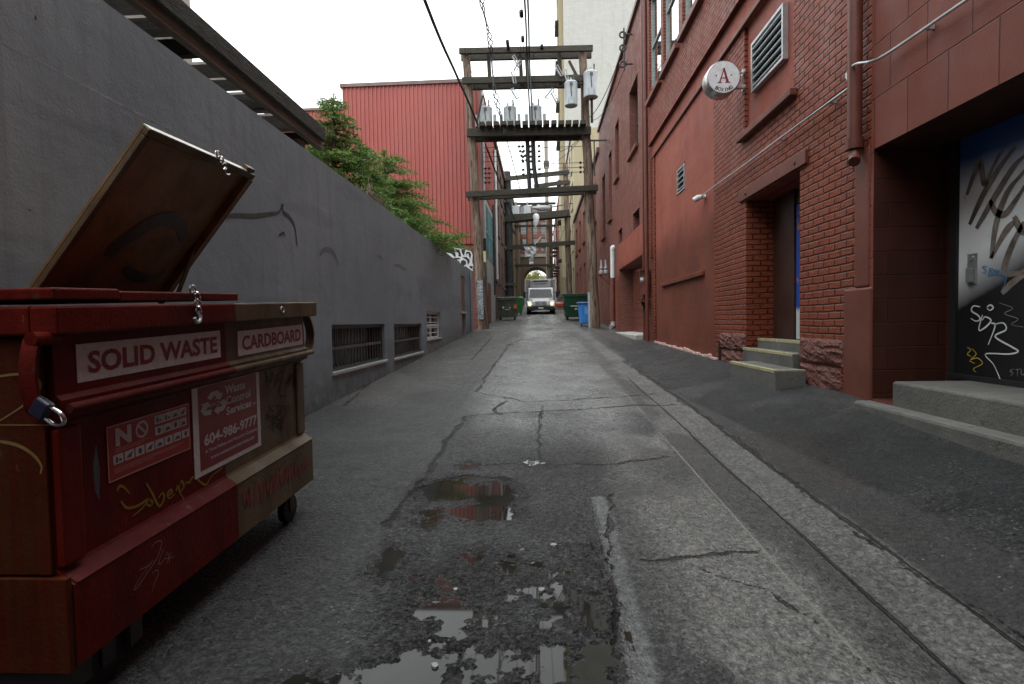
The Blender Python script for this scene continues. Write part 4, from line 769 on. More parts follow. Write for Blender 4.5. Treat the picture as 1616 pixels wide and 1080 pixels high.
# 2. brick building with the boxing sign
b2 = thing('brick_building', 'painted red brick building with louvred vent, stepped doorway and tall upper windows', 'building', (RX, 10, 0))
UX = 2.935; um = lambda u, v, w_: (UX + w_, u, v)
UW = [(13.05, 14.4, 7.03, 9.6), (11.45, 12.8, 7.03, 9.6), (9.8, 11.15, 7.03, 9.6), (8.1, 9.45, 7.03, 9.6), (6.4, 7.75, 7.03, 9.6)]
SP = (6.60, 8.12, 4.02, 5.555)       # recessed panel round the big vent
mb = MB()
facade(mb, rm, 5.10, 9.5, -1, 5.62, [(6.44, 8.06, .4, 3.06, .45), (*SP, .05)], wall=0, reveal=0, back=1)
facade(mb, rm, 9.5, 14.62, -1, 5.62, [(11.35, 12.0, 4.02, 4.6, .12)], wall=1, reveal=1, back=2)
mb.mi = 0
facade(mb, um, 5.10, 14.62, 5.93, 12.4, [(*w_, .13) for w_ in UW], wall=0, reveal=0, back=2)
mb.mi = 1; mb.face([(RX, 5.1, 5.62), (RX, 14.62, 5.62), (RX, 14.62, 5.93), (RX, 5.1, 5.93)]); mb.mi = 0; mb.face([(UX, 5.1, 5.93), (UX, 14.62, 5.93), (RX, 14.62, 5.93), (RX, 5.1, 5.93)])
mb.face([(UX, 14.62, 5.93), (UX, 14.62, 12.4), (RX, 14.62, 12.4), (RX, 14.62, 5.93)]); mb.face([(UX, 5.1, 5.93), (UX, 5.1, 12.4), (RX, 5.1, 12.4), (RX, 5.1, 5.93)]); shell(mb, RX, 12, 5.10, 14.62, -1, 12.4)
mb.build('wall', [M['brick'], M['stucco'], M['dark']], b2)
mb = MB(); mb.box(2.97, 3.019, 5.1, 14.6, 5.545, 5.605); mb.build('moulding', M['red_trim'], b2, bevel=.008)
mb = MB(); mb.box(2.945, 3.019, 14.42, 14.6, 3.0, 5.54); mb.box(2.99, 3.019, 14.15, 14.42, .2, 5.54); mb.build('corner_strip', M['brick'], b2)
for i, q in enumerate(UW): window(b2, um, *q, .13, M['frame_grey'], M['glass_sky'], mull=(), bars=(8.35,), fw=.08, sill=M['red_trim'])
mb = MB(); mb.box(2.93, 3.016, 6.50, 8.22, 3.93, 4.015); mb.build('vent_sill', M['red_trim'], b2, bevel=.01)
def vent(a, b_, c, d, dep, nb, fm, bmat, depb):
    f = MB(rm); t = .035
    for q in ((a, b_, d - t, d), (a, b_, c, c + t), (a, a + t, c + t, d - t), (b_ - t, b_, c + t, d - t)): f.box(*q, dep - .07, dep - .003)
    v = f.build('vent', fm, b2); f = MB(rm)
    for j in range(nb):
        z = c + t + (j + .5) * (d - c - 2 * t) / nb; h = (d - c) / nb * .10; ps = [(a + t, z - h, dep - .055), (b_ - t, z - h, dep - .055), (b_ - t, z + h, dep - .012), (a + t, z + h, dep - .012)]
        f.faces(ps + [(u, z_ + .006, w_) for u, z_, w_ in ps], [(0, 1, 2, 3), (7, 6, 5, 4), (0, 4, 5, 1), (1, 5, 6, 2), (2, 6, 7, 3), (3, 7, 4, 0)])
        f.box(a + t, b_ - t, z - h, z - h + .013, dep - .066, dep - .0555)
    f.build('louvres', bmat, v)
    if depb: g = MB(rm); g.box(a + t * .5, b_ - t * .5, c + t * .5, d - t * .5, dep - .009, dep - .0035); g.build('backing', M['dark'], v)
vent(6.84, 7.83, 4.50, 5.17, .05, 6, M['steel'], M['tank'], True); vent(11.38, 11.97, 4.05, 4.57, .06, 4, M['steel'], M['tank'], True)
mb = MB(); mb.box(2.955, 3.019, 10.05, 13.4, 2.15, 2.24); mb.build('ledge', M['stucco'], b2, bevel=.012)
mb = MB(); mb.box(2.985, 3.10, 6.25, 8.28, 3.075, 3.23)
for y in (6.5, 8.0): mb.cyl((2.97, y, 3.15), (2.99, y, 3.15), .025, 8)
mb.build('lintel', M['red_trim'], b2, bevel=.006)
mb = MB(); mb.box(3.40, 3.465, 7.42, 8.055, 1.06, 3.055); mb.box(3.43, 3.468, 6.445, 7.41, 2.85, 3.05); mb.build('door_surround', M['brown_door'], b2, bevel=.008)
mb = MB(); mb.box(3.425, 3.465, 6.46, 7.40, 1.065, 2.84); dm, t, b = new_mat('blue sprayed door'); k = NT(t); p = k.pos(); s = k.n('SeparateXYZ', {0: p})
t.links.new(k.mix(k.ramp(k.math('ADD', s.outputs[2], k.math('MULTIPLY', k.noise(p, 5, 3), .3)), 1.60, 1.68), (.45, .47, .48, 1), k.mix(k.ramp(k.noise(p, 7, 3), .58, .62), (.01, .06, .30, 1), (.35, .12, .04, 1))), b.inputs['Base Color']); b.inputs['Roughness'].default_value = .4
mb.build('door', dm, b2)
rr_ = random.Random(3)
def rock(mb, y0, y1, z0, z1, x0=2.93, n=9):
    g_ = []
    for i in range(n + 1):
        for j in range(n + 1):
            e = min(i, n - i, j, n - j); b_ = 0 if e == 0 else .022 + .018 * min(e, 3) / 3 + rr_.uniform(-.014, .014)
            g_.append((RX - .004 - b_, y0 + (y1 - y0) * i / n + (rr_.uniform(-.012, .012) if e else 0), z0 + (z1 - z0) * j / n + (rr_.uniform(-.012, .012) if e else 0)))
    mb.faces(g_, [(i * (n + 1) + j, i * (n + 1) + j + 1, (i + 1) * (n + 1) + j + 1, (i + 1) * (n + 1) + j) for i in range(n) for j in range(n)])
for (y0, y1, z0, z1) in ((5.52, 6.43, .84, 1.12), (5.55, 6.43, .42, .83), (8.07, 8.62, .86, 1.13), (8.63, 9.2, .86, 1.12), (8.07, 9.15, .5, .85)):
    mb = MB(); rock(mb, y0, y1, z0, z1); mb.build('base_stone', M['rock'], b2)
mb = MB(); rr = random.Random(8)
for i in range(46):
    y = 9.3 + i * .11; z = float(ground_z(2.99, y)); h = rr.uniform(.015, .05) * (1.4 if i < 20 else 1); mb.prism([(y, z - .02), (y + .13, z - .02), (y + .10, z + h), (y + .02, z + h * .8)], 'x', 2.99 - rr.uniform(0, .05), 3.019)
mb.build('paint_spill', weathered('pinkish mortar', (.42, .25, .22), (.5, .4, .36), 9, .8, .3), b2)
mb = MB(); mb.tube([(2.99, 9.15, .6), (2.985, 9.15, .98)], .022, 8); mb.build('stub_pipe', M['ink'], b2)
# steps to the doorway: one thing, three treads
st = thing('door_steps', 'three grey concrete steps with worn yellow nosings leading up to the brick doorway', 'steps', (2.9, 6.9, .5))
for (x0, y0, y1, z1, x1) in ((2.60, 6.12, 7.55, .765, 2.945), (2.95, 6.46, 8.02, .925, 3.16), (3.165, 6.47, 8.03, 1.058, 3.42)):
    mb = MB(); mb.box(x0, x1, y0, y1, .2, z1); tr = mb.build('tread', M['concrete'], st, bevel=.012)
    mb = MB(); mb.box(x0 - .003, x0 + .055, y0 + .008, y1 - .008, z1 - .028, z1 + .004); mb.box(x0 + .055, x1 - .004, y0 + .008, y0 + .05, z1 + .0005, z1 + .004) if x0 < 2.7 else None
    mb.build('nosing', M['yellow_paint'], tr)
# boxing sign
sg = thing('hanging_sign', 'round white drum sign reading A BOXING on two wall brackets', 'sign', (2.73, 8.1, 4.9))
sc = on_y(1142, 122, 8.0); SR = .228
mb = MB(); mb.tube([(sc[0], 8.0, sc[2]), (sc[0], 8.02, sc[2]), (sc[0], 8.22, sc[2]), (sc[0], 8.24, sc[2])], [SR, SR + .012, SR + .012, SR], 48); mb.build('drum', M['chrome'] if 0 else weathered('brushed sign rim', (.5, .5, .49), (.6, .6, .58), 4, .3, .05, metallic=.8), sg, smooth=True)
mb = MB(); mb.cyl((sc[0], 7.993, sc[2]), (sc[0], 7.999, sc[2]), SR - .006, 48); mb.build('face', M['sign_face'], sg)
O = (sc[0], 7.9915, sc[2]); UU, VV = (1, 0, 0), (0, 0, 1)
def serif_A(mb):
    h, w_ = .105, .082
    P = lambda l: mb.face([(O[0] + x, O[1], O[2] + .012 + z) for x, z in l])
    P([(-.008, .098), (.016, .104), (.072, -.085), (.034, -.085)]); P([(-.006, .094), (.008, .094), (-.048, -.085), (-.068, -.085)]); P([(-.040, -.034), (.040, -.034), (.044, -.020), (-.036, -.020)])
    P([(-.092, -.098), (-.026, -.098), (-.030, -.084), (-.086, -.084)]); P([(.014, -.098), (.096, -.098), (.090, -.084), (.020, -.084)]); P([(-.034, .092), (.016, .104), (.024, .122), (-.010, .108)])
mb = MB(); serif_A(mb); mb.build('lettering', M['sign_red'], sg)
mb = MB()
for s_ in (-1, 1): mb.face([(O[0] + s_ * .105 + .012 * math.cos(t), O[1], O[2] + .022 + .012 * math.sin(t)) for t in np.arange(12) * math.pi / 6])
mb.build('dots', M['sign_red'], sg)
for i, ch in enumerate('BOXING'):
    a = R(-90 - 33 + 66 * i / 5); r_ = .180; ca, sa = math.cos(a), math.sin(a); up = (-ca, 0, -sa); rt = (-sa, 0, ca); w2 = .012 if ch == 'I' else .042
    text_obj('lettering', ch, (O[0] + ca * r_, O[1], O[2] + sa * r_), rt, up, (-w2 / 2, w2 / 2, -.026, .026), M['ink'], sg, .03)
for z in (sc[2] + .105, sc[2] - .115):
    mb = MB(); mb.tube([(sc[0] + SR * .88, 8.12, z), (RX - .01, 8.12, z)], .016, 8); mb.cyl((RX - .03, 8.12, z), (RX - .002, 8.12, z), .05, 12); mb.build('bracket', M['steel'], sg, smooth=True)
fl = thing('floodlight', 'small white security lamp at the end of the conduit', 'lamp', (2.93, 10.3, 3.6))
p = on_x(1105, 311, 2.93); mb = MB(); mb.tube([p + (-.10, .05, -.05), p + (-.03, .02, -.01), p + (.04, 0, .01)], [.05, .055, .035], 12); mb.build('lamp_head', M['white'], fl, smooth=True)
mb = MB(); mb.cyl(p + (.03, 0, 0), (3.018, p[1], p[2]), .04, 10); mb.build('mount', M['white'], fl, smooth=True)

# 3. brick building with the garage door
b3 = thing('garage_building', 'lower red brick building with narrow windows and a roll-up garage door', 'building', (RX, 20, 0))
GW = [(16.5, 18.0, 6.66, 8.72), (20.35, 21.3, 6.75, 8.82), (22.4, 23.3, 5.6, 8.33), (24.6, 25.7, 5.2, 8.0)]; GS = [(16.4, 17.5, 4.2, 4.72), (19.8, 20.7, 4.22, 4.72)]
mb = MB(); facade(mb, rm, 14.62, 26.9, -.5, 10.55, [(*q, .28) for q in GW] + [(*q, .3) for q in GS] + [(15.4, 20.45, .5, 3.25, .55)], wall=0, reveal=0, back=1)
shell(mb, RX, 12, 14.62, 26.9, -.5, 10.55); mb.build('wall', [M['brick_old'], M['dark']], b3)
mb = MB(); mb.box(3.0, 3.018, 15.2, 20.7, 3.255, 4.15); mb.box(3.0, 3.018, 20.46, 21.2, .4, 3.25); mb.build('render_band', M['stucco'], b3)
mb = MB(); mb.box(2.93, 3.2, 14.62, 26.9, 10.55, 10.68); mb.build('coping', M['cap'], b3)
for q in GW: window(b3, rm, *q, .28, M['frame_dark'], M['glass'], bars=((q[2] + q[3]) / 2,), fw=.07, sill=M['red_trim'])
for q in GS: window(b3, rm, *q, .3, M['frame_dark'], M['glass'], fw=.05)
mb = MB()
for i in range(9): z = .92 + i * .26; mb.box(3.50, 3.565, 15.41, 20.44, z, z + .252)
mb.build('garage_door', M['red_trim'], b3)
mb = MB(); mb.box(2.7, 3.5, 15.42, 20.44, .6, .93); mb.build('threshold', M['concrete_pale'], b3, bevel=.02)
mb = MB(); q0 = (2.90, 14.72); mb.tube([(2.90, 14.74, 12), (2.90, 14.74, .7)], .055, 10); mb.tube([(2.92, 15.15, 10.6), (2.92, 15.15, 3.3), (2.92, 15.2, 3.2), (2.92, 15.2, .8)], .05, 10); mb.tube([(2.95, 14.95, 10.6), (2.95, 14.95, 2.6)], .028, 6)
mb.build('downpipe', M['red_rust'], b3, smooth=True)
mb = MB(); mb.tube([(2.93, 21.75, 4.15), (2.93, 21.75, 3.05)], .09, 10); mb.tube(smooth_line([(2.93, 21.75, 4.1), (2.93, 21.75, 4.24), (3.01, 21.75, 4.27)]), .09, 10); mb.build('vent_pipe', M['white_pipe'], b3, smooth=True)
mb = MB(); mb.tube([(2.93, 21.75, 3.05), (2.93, 21.75, 1.2)], .075, 10); mb.build('downpipe', M['red_rust'], b3, smooth=True)
mb = MB(); mb.tube(smooth_line([(2.93, 21.72, 1.3), (2.92, 21.7, 1.14), (2.8, 21.6, 1.09)]), .1, 10); mb.build('pipe_elbow', M['steel'], b3, smooth=True)
mt = thing('meter_cabinet', 'rusty red open meter cabinet fixed beside the garage doorway', 'meter box', (2.85, 14.9, 2.2))
mb = MB(); mb.box(2.70, 2.99, 14.72 + .1, 15.25, 1.85, 1.88); mb.box(2.70, 2.99, 14.82, 15.25, 2.70, 2.73); mb.box(2.70, 2.73, 14.82, 14.85, 1.88, 2.70); mb.box(2.70, 2.73, 15.22, 15.25, 1.88, 2.70); mb.box(2.86, 2.99, 14.80, 15.26, 2.05, 2.69); mb.build('cabinet', M['red_rust'], mt)
mb = MB(); mb.tube([(2.84, 15.0, 2.45), (2.76, 15.0, 2.45)], [.075, .06], 14); mb.build('meter', M['white'], mt, smooth=True)
mb = MB(); mb.tube(smooth_line([(2.84, 14.95, 2.0), (2.80, 14.95, 1.85), (2.88, 14.97, 1.6), (2.95, 14.97, .9)]), .025, 6); mb.build('conduit', M['ink'], mt)
el = thing('service_insulators', 'bracket of grey insulators beside the white vent pipe', 'insulator rack', (2.8, 23.3, 3.5))
mb = MB(); mb.box(2.55, 3.015, 23.2, 23.45, 3.30, 3.36); mb.obox((3.0, 23.3, 2.9), (2.6, 23.3, 3.3), .05, .05); mb.build('bracket', M['red_rust'], el)
for x in (2.66, 2.85):
    mb = MB(); mb.tube([(x, 23.3, 3.36), (x, 23.3, 3.46), (x, 23.3, 3.52), (x, 23.3, 3.6), (x, 23.3, 3.68), (x, 23.3, 3.95)], [.11, .11, .05, .09, .04, .05], 10); mb.build('insulator', M['porcelain'], el, smooth=True)
cr = tag(MB().build('roof_cable_rack', M['frame_dark']), 'dark cable bracket at the roof edge of the garage building', 'bracket')
mb = MB(); mb.tube([(2.72, 17.2, 9.3), (3.0, 17.2, 9.3)], .03, 6); mb.tube([(2.72, 17.2, 10.2), (3.0, 17.2, 10.2)], .03, 6); mb.tube([(2.74, 17.2, 9.1), (2.74, 17.2, 10.4)], .025, 6)
for z in (9.3, 9.8, 10.2): mb.torus((2.7, 17.2, z), (0, 1, 0), .09, .03)
cr.data = mb.build('tmp', M['frame_dark']).data; bpy.data.objects.remove(bpy.data.objects['tmp']); cr.data.name = 'roof_cable_rack'

# 4-6. farther buildings on the right
def far_building(name, label, y0, y1, z1, mat, wins, fm, x0=RX, sill=None, extra=None):
    b = thing(name, label, 'building', (x0, (y0 + y1) / 2, 1)); mp = lambda u, v, w_: (x0 + w_, u, v)
    mb = MB(); facade(mb, mp, y0, y1, 0, z1, [(*q, .2) for q in wins], wall=0, reveal=0, back=1); shell(mb, x0, x0 + 16, y0, y1, 0, z1); mb.build('wall', [mat, M['dark']], b)
    mb = MB(); mb.box(x0 - .12, x0 + .3, y0 + .01, y1 - .01, z1 + .004, z1 + .25); mb.build('coping', M['cap'], b)
    for q in wins: window(b, mp, *q, .2, fm, M['glass_pale'], bars=((q[2] + q[3]) / 2,), fw=.08, sill=sill)
    return b
far_building('brick_building', 'brown red brick building beyond the power pole with white framed windows', 26.9, 46, 9.6, M['brick_far'], [(y, y + 1.4, z, z + 2.0) for y in (28.5, 32, 35.5, 39, 42.5) for z in (3.2, 6.6)], M['frame_grey'], sill=M['red_trim'])
far_building('yellow_building', 'narrow yellow brick building below the tall white tower', 46, 56.9, 17.5, M['cream'], [(y, y + 1.7, z, z + 2.3) for y in (47.2, 50.4, 53.6) for z in (3.8, 7.6, 11.2, 14.4)], M['white'], sill=M['concrete_pale'])
tw = thing('white_tower', 'tall off white painted brick building rising behind the red garage building', 'building', (12, 65, 2))
mb = MB(); facade(mb, lambda u, v, w_: (RX - .12 + w_, u, v), 57, 76, 0, 52, [(y, y + 1.6, z, z + 2.4, .25) for y in (59, 63, 67, 71) for z in np.arange(5, 50, 4.2)], wall=1, reveal=1, back=2)
mb.mi = 0; mb.face([(RX - .12, 57, 0), (26, 57, 0), (26, 57, 52), (RX - .12, 57, 52)]); mb.face([(RX - .12, 57, 52), (26, 57, 52), (26, 76, 52), (RX - .12, 76, 52)]); mb.face([(26, 57, 0), (26, 76, 0), (26, 76, 52), (26, 57, 52)])
mb.build('wall', [M['white_brick'], M['cream'], M['dark']], tw)
mb = MB(); mb.box(RX - .55, RX - .13, 58, 58.5, 6, 50); mb.box(RX - .5, RX - .13, 62, 62.3, 16, 50)
mb.build('corner_shaft', M['cream'], tw)
mb = MB()
for z in np.arange(8, 48, 4.2): mb.box(RX - .9, RX - .13, 58.6, 61.8, z, z + .12); mb.tube([(RX - .88, 58.6, z + 1), (RX - .88, 61.8, z + 1)], .03, 4)
mb.build('fire_escape', M['frame_dark'], tw)
b6 = far_building('brick_apartments', 'distant dark red apartment block with small balconies at the end of the alley', 76, 112, 19, M['brick_far'], [(y, y + 1.6, z, z + 2.2) for y in (78, 83, 88, 93) for z in (6, 9.5, 13, 16)], M['frame_grey'])
mb = MB()
for y in (78, 83, 88, 93):
    for z in (5.6, 9.1, 12.6): mb.box(RX - .8, RX - .01, y - .4, y + 2.2, z, z + .15); mb.box(RX - .8, RX - .74, y - .4, y + 2.2, z + .15, z + 1.1)
mb.build('balconies', M['frame_dark'], b6)
# ------------------------------------------------------------------ left: red metal-clad building and what follows
mbd = thing('clad_building', 'tall red corrugated metal building on a brick base behind the conifer', 'building', (-6, 27, 1))
def corr(mb, mk, a0, a1, z0, z1, pitch=.19, dep=.045):
    n = int((a1 - a0) / pitch); top = []; bot = []
    for i in range(n):
        for f, d in ((0, 0), (.10, dep), (.34, dep), (.44, 0)):
            a = a0 + (i + f) * (a1 - a0) / n; top.append(mk(a, z1, d)); bot.append(mk(a, z0, d))
    top.append(mk(a1, z1, 0)); bot.append(mk(a1, z0, 0)); L = len(top)
    mb.faces(bot + top, [(i, i + 1, L + i + 1, L + i) for i in range(L - 1)])
BX = -2.62
mb = MB()
corr(mb, lambda a, z, d: (a, 25.0 - d, z), -9.0, BX - .03, 8.62, 12.36); corr(mb, lambda a, z, d: (a, 25.0 - d - .012, z), -9.0, BX - .03, 5.02, 8.66)
corr(mb, lambda a, z, d: (BX + d, a, z), 25.0, 32.0, 7.6, 12.36)
mb.build('cladding', M['metal_red'], mbd)
mb = MB(); mb.box(-9.0, BX - .05, 25.07, 32, 5, 12.34); mb.box(-13.5, -9.05, 26.5, 32, 5, 11.95); mb.build('core', M['metal_red'], mbd)
mb = MB(); corr(mb, lambda a, z, d: (a, 26.48 - d, z), -13.5, -9.0, 5.0, 11.95); mb.build('wing_cladding', M['metal_red'], mbd)
mb = MB(); mb.box(-9.08, BX + .06, 24.90, 25.2, 12.365, 12.52); mb.box(BX - .2, BX + .07, 25.21, 32, 12.365, 12.52); mb.box(-13.5, -9.09, 26.38, 26.7, 11.955, 12.07); mb.box(BX - .02, BX + .06, 24.9, 25.0, 5, 12.36); mb.build('roof_flashing', M['cap'], mbd)
mb = MB(); mb.box(-13.5, BX - .01, 25.03, 32, -.5, 4.99); mb.build('brick_base', M['brick_old'], mbd)
mb = MB(); facade(mb, lambda u, v, w_: (BX - w_, u, v), 25.05, 32, .4, 7.58, [(26.0, 28.4, 4.6, 7.3, .12), (28.8, 31.6, 4.6, 7.3, .12), (27.2, 29.2, .9, 3.4, .3)], wall=0, reveal=0, back=1); mb.build('alley_front', [M['grey_panel'], M['dark']], mbd)
for (a, b_, mt_) in ((26.0, 28.4, M['turq']), (28.8, 31.6, M['turq'])):
    f = MB(); n = 4
    for i in range(n + 1): y = a + (b_ - a - .08) * i / n; f.box(BX - .1, BX + .02, y, y + .08, 4.6, 7.3)
    f.box(BX - .1, BX + .015, a, b_, 5.9, 6.0); wf = f.build('window', mt_, mbd); g = MB(); g.box(BX - .09, BX - .08, a, b_, 6.0, 7.3); g.build('pane', M['turq'], wf); g = MB(); g.box(BX - .09, BX - .08, a, b_, 4.6, 5.9); g.build('pane', M['grey_panel'], wf)
mb = MB(); mb.box(BX - .25, BX - .2, 27.2, 29.2, .9, 3.4); mb.build('door', M['brown_door'], mbd)
mb = MB(); mb.tube([(BX + .09, 25.35, 12.2), (BX + .09, 25.35, 5.3)], .075, 8); mb.build('downpipe', M['white_pipe'], mbd, smooth=True)
mb = MB(); mb.tube([(BX + .09, 25.35, 5.3), (BX + .09, 25.35, 1.2)], .07, 8); mb.tube([(BX + .10, 30.6, 8), (BX + .10, 30.6, 2.9)], .06, 8); mb.build('lower_pipe', M['frame_dark'], mbd, smooth=True)
mb = MB(); p = on_y(764, 424, 24.98); mb.box(p[0] - .16, p[0] + .1, 24.96, 25.02, p[2] - .35, p[2] + .8); mb.build('poster', weathered('yellow poster', (.55, .52, .08), (.5, .48, .4), 3, .6, 0), mbd)
# black and white throw-up on the brick base
z2 = lambda l, o=24.985: [on_y(690 + x * .1482, 370 + y * .1482, o) for x, y in l]
outl = [(55, 190), (110, 155), (180, 140), (240, 150), (300, 145), (320, 170), (360, 180), (378, 220), (372, 300), (385, 330), (378, 395), (330, 360), (305, 340), (270, 358), (215, 335), (228, 300), (160, 255), (130, 225), (90, 215)]
mb = MB(); mb.face(z2(outl)); mb.build('graffiti_outline', M['white'], mbd)
mb = MB()
for pl in ([(75, 190), (130, 160), (180, 155), (200, 235), (185, 242), (150, 205)], [(192, 155), (235, 165), (250, 205), (255, 240), (225, 235), (225, 200), (205, 185)], [(255, 165), (300, 158), (285, 230), (262, 200)], [(310, 185), (345, 185), (360, 215), (352, 265), (338, 235), (330, 200), (305, 225)], [(175, 250), (240, 250), (245, 265), (205, 270), (240, 295), (232, 315), (180, 265)], [(250, 290), (275, 272), (305, 285), (308, 318), (280, 335), (252, 320)], [(265, 245), (310, 240), (345, 270), (345, 300), (325, 325), (318, 280), (295, 262)], [(340, 335), (378, 340), (375, 370), (350, 360)]):
    mb.face(z2(pl, 24.978))
mb.build('graffiti_fill', M['ink'], mbd)

def left_building(name, label, y0, y1, z1, mat, wins, x0=-2.7, fm=None):
    b = thing(name, label, 'building', (x0, (y0 + y1) / 2, 1)); mp = lambda u, v, w_: (x0 - w_, u, v)
    mb = MB(); facade(mb, mp, y0, y1, 0, z1, [(*q, .2) for q in wins], wall=0, reveal=0, back=1); mb.mi = 0
    mb.face([(x0, y0, z1), (x0, y1, z1), (x0 - 14, y1, z1), (x0 - 14, y0, z1)]); mb.face([(x0, y0, 0), (x0, y0, z1), (x0 - 14, y0, z1), (x0 - 14, y0, 0)]); mb.face([(x0, y1, 0), (x0 - 14, y1, 0), (x0 - 14, y1, z1), (x0, y1, z1)])
    mb.build('wall', [mat, M['dark']], b)
    mb = MB(); mb.box(x0 - .3, x0 + .14, y0 + .01, y1 - .01, z1 + .004, z1 + .3); mb.build('cornice', M['cap'], b)
    for q in wins: window(b, mp, *q, .2, fm or M['frame_dark'], M['glass'], bars=((q[2] + q[3]) / 2,), fw=.08, sill=M['concrete'])
    return b
lb = left_building('sooty_building', 'dark sooty brick building beyond the red metal building', 32.05, 44, 12.6, M['brick_dark'], [(y, y + 1.3, z, z + 2) for y in (33.2, 36, 39, 41.8) for z in (4, 7.2, 10)])
mb = MB(); mb.tube([(-2.56, 33.0, 11.8), (-2.56, 33.0, 4.0)], .07, 6); mb.build('downpipe', M['white_pipe'], lb)
left_building('brick_building', 'dark red brick building beside the black power pole', 44.05, 62, 11.5, M['brick_far'], [(y, y + 1.4, z, z + 2) for y in (46, 50, 54, 58) for z in (4.2, 7.6)], x0=-2.9)
left_building('tan_building', 'tan stone building next to the brick archway at the alley end', 62.05, 88, 16, M['cream'], [(y, y + 1.5, z, z + 2.2) for y in (64, 69, 74, 79) for z in (6, 9.5, 13)], x0=-3.1)
# archway building
ab = thing('archway_building', 'distant red brick building with an archway over the end of the alley', 'building', (-.5, 92, 4))
AX0, AX1, AC, AR, SPR = -2.6, 1.65, -.47, 2.12, 8.35
mb = MB()
wins = [(x, x + w_, z, z + 2.1) for z in (13.1, 15.9, 18.6) for x, w_ in ((-2.95, 1.1), (-1.0, .8), (.35, 1.15))]
facade(mb, lambda u, v, w_: (u, 90 + w_, v), -4.3, 2.35, 12.6, 20.6, [(*q, .2) for q in wins], wall=0, reveal=0, back=1)
mb.mi = 2; mb.face([(-4.3, 90, 2), (AX0, 90, 2), (AX0, 90, SPR), (-4.3, 90, SPR)]); mb.face([(AX1, 90, 2), (2.35, 90, 2), (2.35, 90, SPR), (AX1, 90, SPR)])
n = 14; arc = [(AC + AR * -math.cos(math.pi * i / n), SPR + AR * math.sin(math.pi * i / n)) for i in range(n + 1)]
for (xa, za), (xb, zb) in zip(arc, arc[1:]): mb.face([(xa, 90, za), (xb, 90, zb), (xb, 90, 12.1), (xa, 90, 12.1)]); mb.face([(xa, 90, za), (xb, 90, zb), (xb, 96, zb), (xa, 96, za)])
mb.face([(-4.3, 90, SPR), (arc[0][0], 90, SPR), (arc[0][0], 90, 12.1), (-4.3, 90, 12.1)]); mb.face([(arc[-1][0], 90, SPR), (2.35, 90, SPR), (2.35, 90, 12.1), (arc[-1][0], 90, 12.1)])
for x in (AX0, AX1): mb.face([(x, 90, 2), (x, 96, 2), (x, 96, SPR), (x, 90, SPR)])
mb.mi = 0; mb.face([(-4.3, 90, 20.6), (2.35, 90, 20.6), (2.35, 96, 20.6), (-4.3, 96, 20.6)])
for x in (-4.3, 2.35): mb.face([(x, 90, 2), (x, 96, 2), (x, 96, 20.6), (x, 90, 20.6)])
for q in ((-4.3, AX0, 2, 20.6), (AX1, 2.35, 2, 20.6), (AX0, AX1, 10.6, 20.6)): mb.face([(q[0], 96, q[2]), (q[1], 96, q[2]), (q[1], 96, q[3]), (q[0], 96, q[3])])
mb.build('wall', [M['brick_far'], M['dark'], M['timber_brown']], ab)
mb = MB(); mb.box(-4.3, 2.35, 89.85, 90.2, 12.11, 12.59); mb.build('stone_lintel', M['concrete_pale'], ab)
for q in wins: window(ab, lambda u, v, w_: (u, 90 + w_, v), *q, .2, M['frame_grey'], M['glass'], mull=((q[0] + q[1]) / 2,), bars=(q[2] + .7, q[2] + 1.4), fw=.07)
pr = thing('stone_pier', 'tall slender tan stone pier on the archway building corner', 'pier', (1.5, 89, 3))
mb = MB(); mb.box(1.15, 1.75, 88.6, 89.7, 2, 33); mb.mi = 0; mb.build('shaft', M['beige'], pr)
mb = MB(); mb.box(1.0, 1.9, 88.45, 89.8, 26.6, 27.4); mb.box(1.0, 1.9, 88.45, 89.8, 33, 33.5); mb.build('capital', M['concrete'], pr)
pl_ = thing('stone_pier', 'tan stone pier at the foot of the archway, seen past the black pole', 'pier', (-3.5, 89, 3))
mb = MB(); mb.box(-4.0, -3.1, 88.6, 89.7, 2, 17); mb.build('shaft', M['beige'], pl_); mb = MB(); mb.box(-4.1, -3.0, 88.5, 89.8, 17, 17.5); mb.build('capital', M['concrete'], pl_)
fb = thing('pale_building', 'very distant pale building seen through the archway', 'building', (0, 150, 4))
mb = MB(); facade(mb, lambda u, v, w_: (u, 150 + w_, v), -9, 12, 2, 14, [(x, x + 2, z, z + 2, .2) for x in (-7, -3, 1, 5, 9) for z in (5, 9)], back=1); mb.mi = 0; mb.face([(-9, 150, 14), (12, 150, 14), (12, 160, 14), (-9, 160, 14)]); mb.face([(12, 150, 2), (12, 160, 2), (12, 160, 14), (12, 150, 14)]); mb.build('wall', [M['concrete_pale'], M['glass_pale']], fb)

# ------------------------------------------------------------------ power pole frames over the alley
HY = 23.5
def frame_beam(parent, x0, z0, x1, z1, y, h, wd, name='crossbeam'):
    mb = MB(); mb.obox((x0, y, z0), (x1, y, z1), wd, h); return mb.build(name, M['timber'], parent, bevel=.015)
def wood_pole(parent, x0, z0, x1, z1, y, r0, r1, mat):
    mb = MB(); n = 14; mb.tube([(x0 + (x1 - x0) * i / n + .02 * math.sin(i * 1.7), y, z0 + (z1 - z0) * i / n) for i in range(n + 1)], [r0 + (r1 - r0) * i / n for i in range(n + 1)], 14); return mb.build('pole', mat, parent, smooth=True)
h1 = thing('power_pole_frame', 'near timber two-pole power frame with a plank transformer platform spanning the alley', 'power pole', (0, HY, 1))
pL = wood_pole(h1, -2.48, .7, -2.98, 12.98, HY, .215, .17, M['pole']); pR = wood_pole(h1, 2.38, .7, 2.0, 12.85, HY, .235, .165, M['pole'])
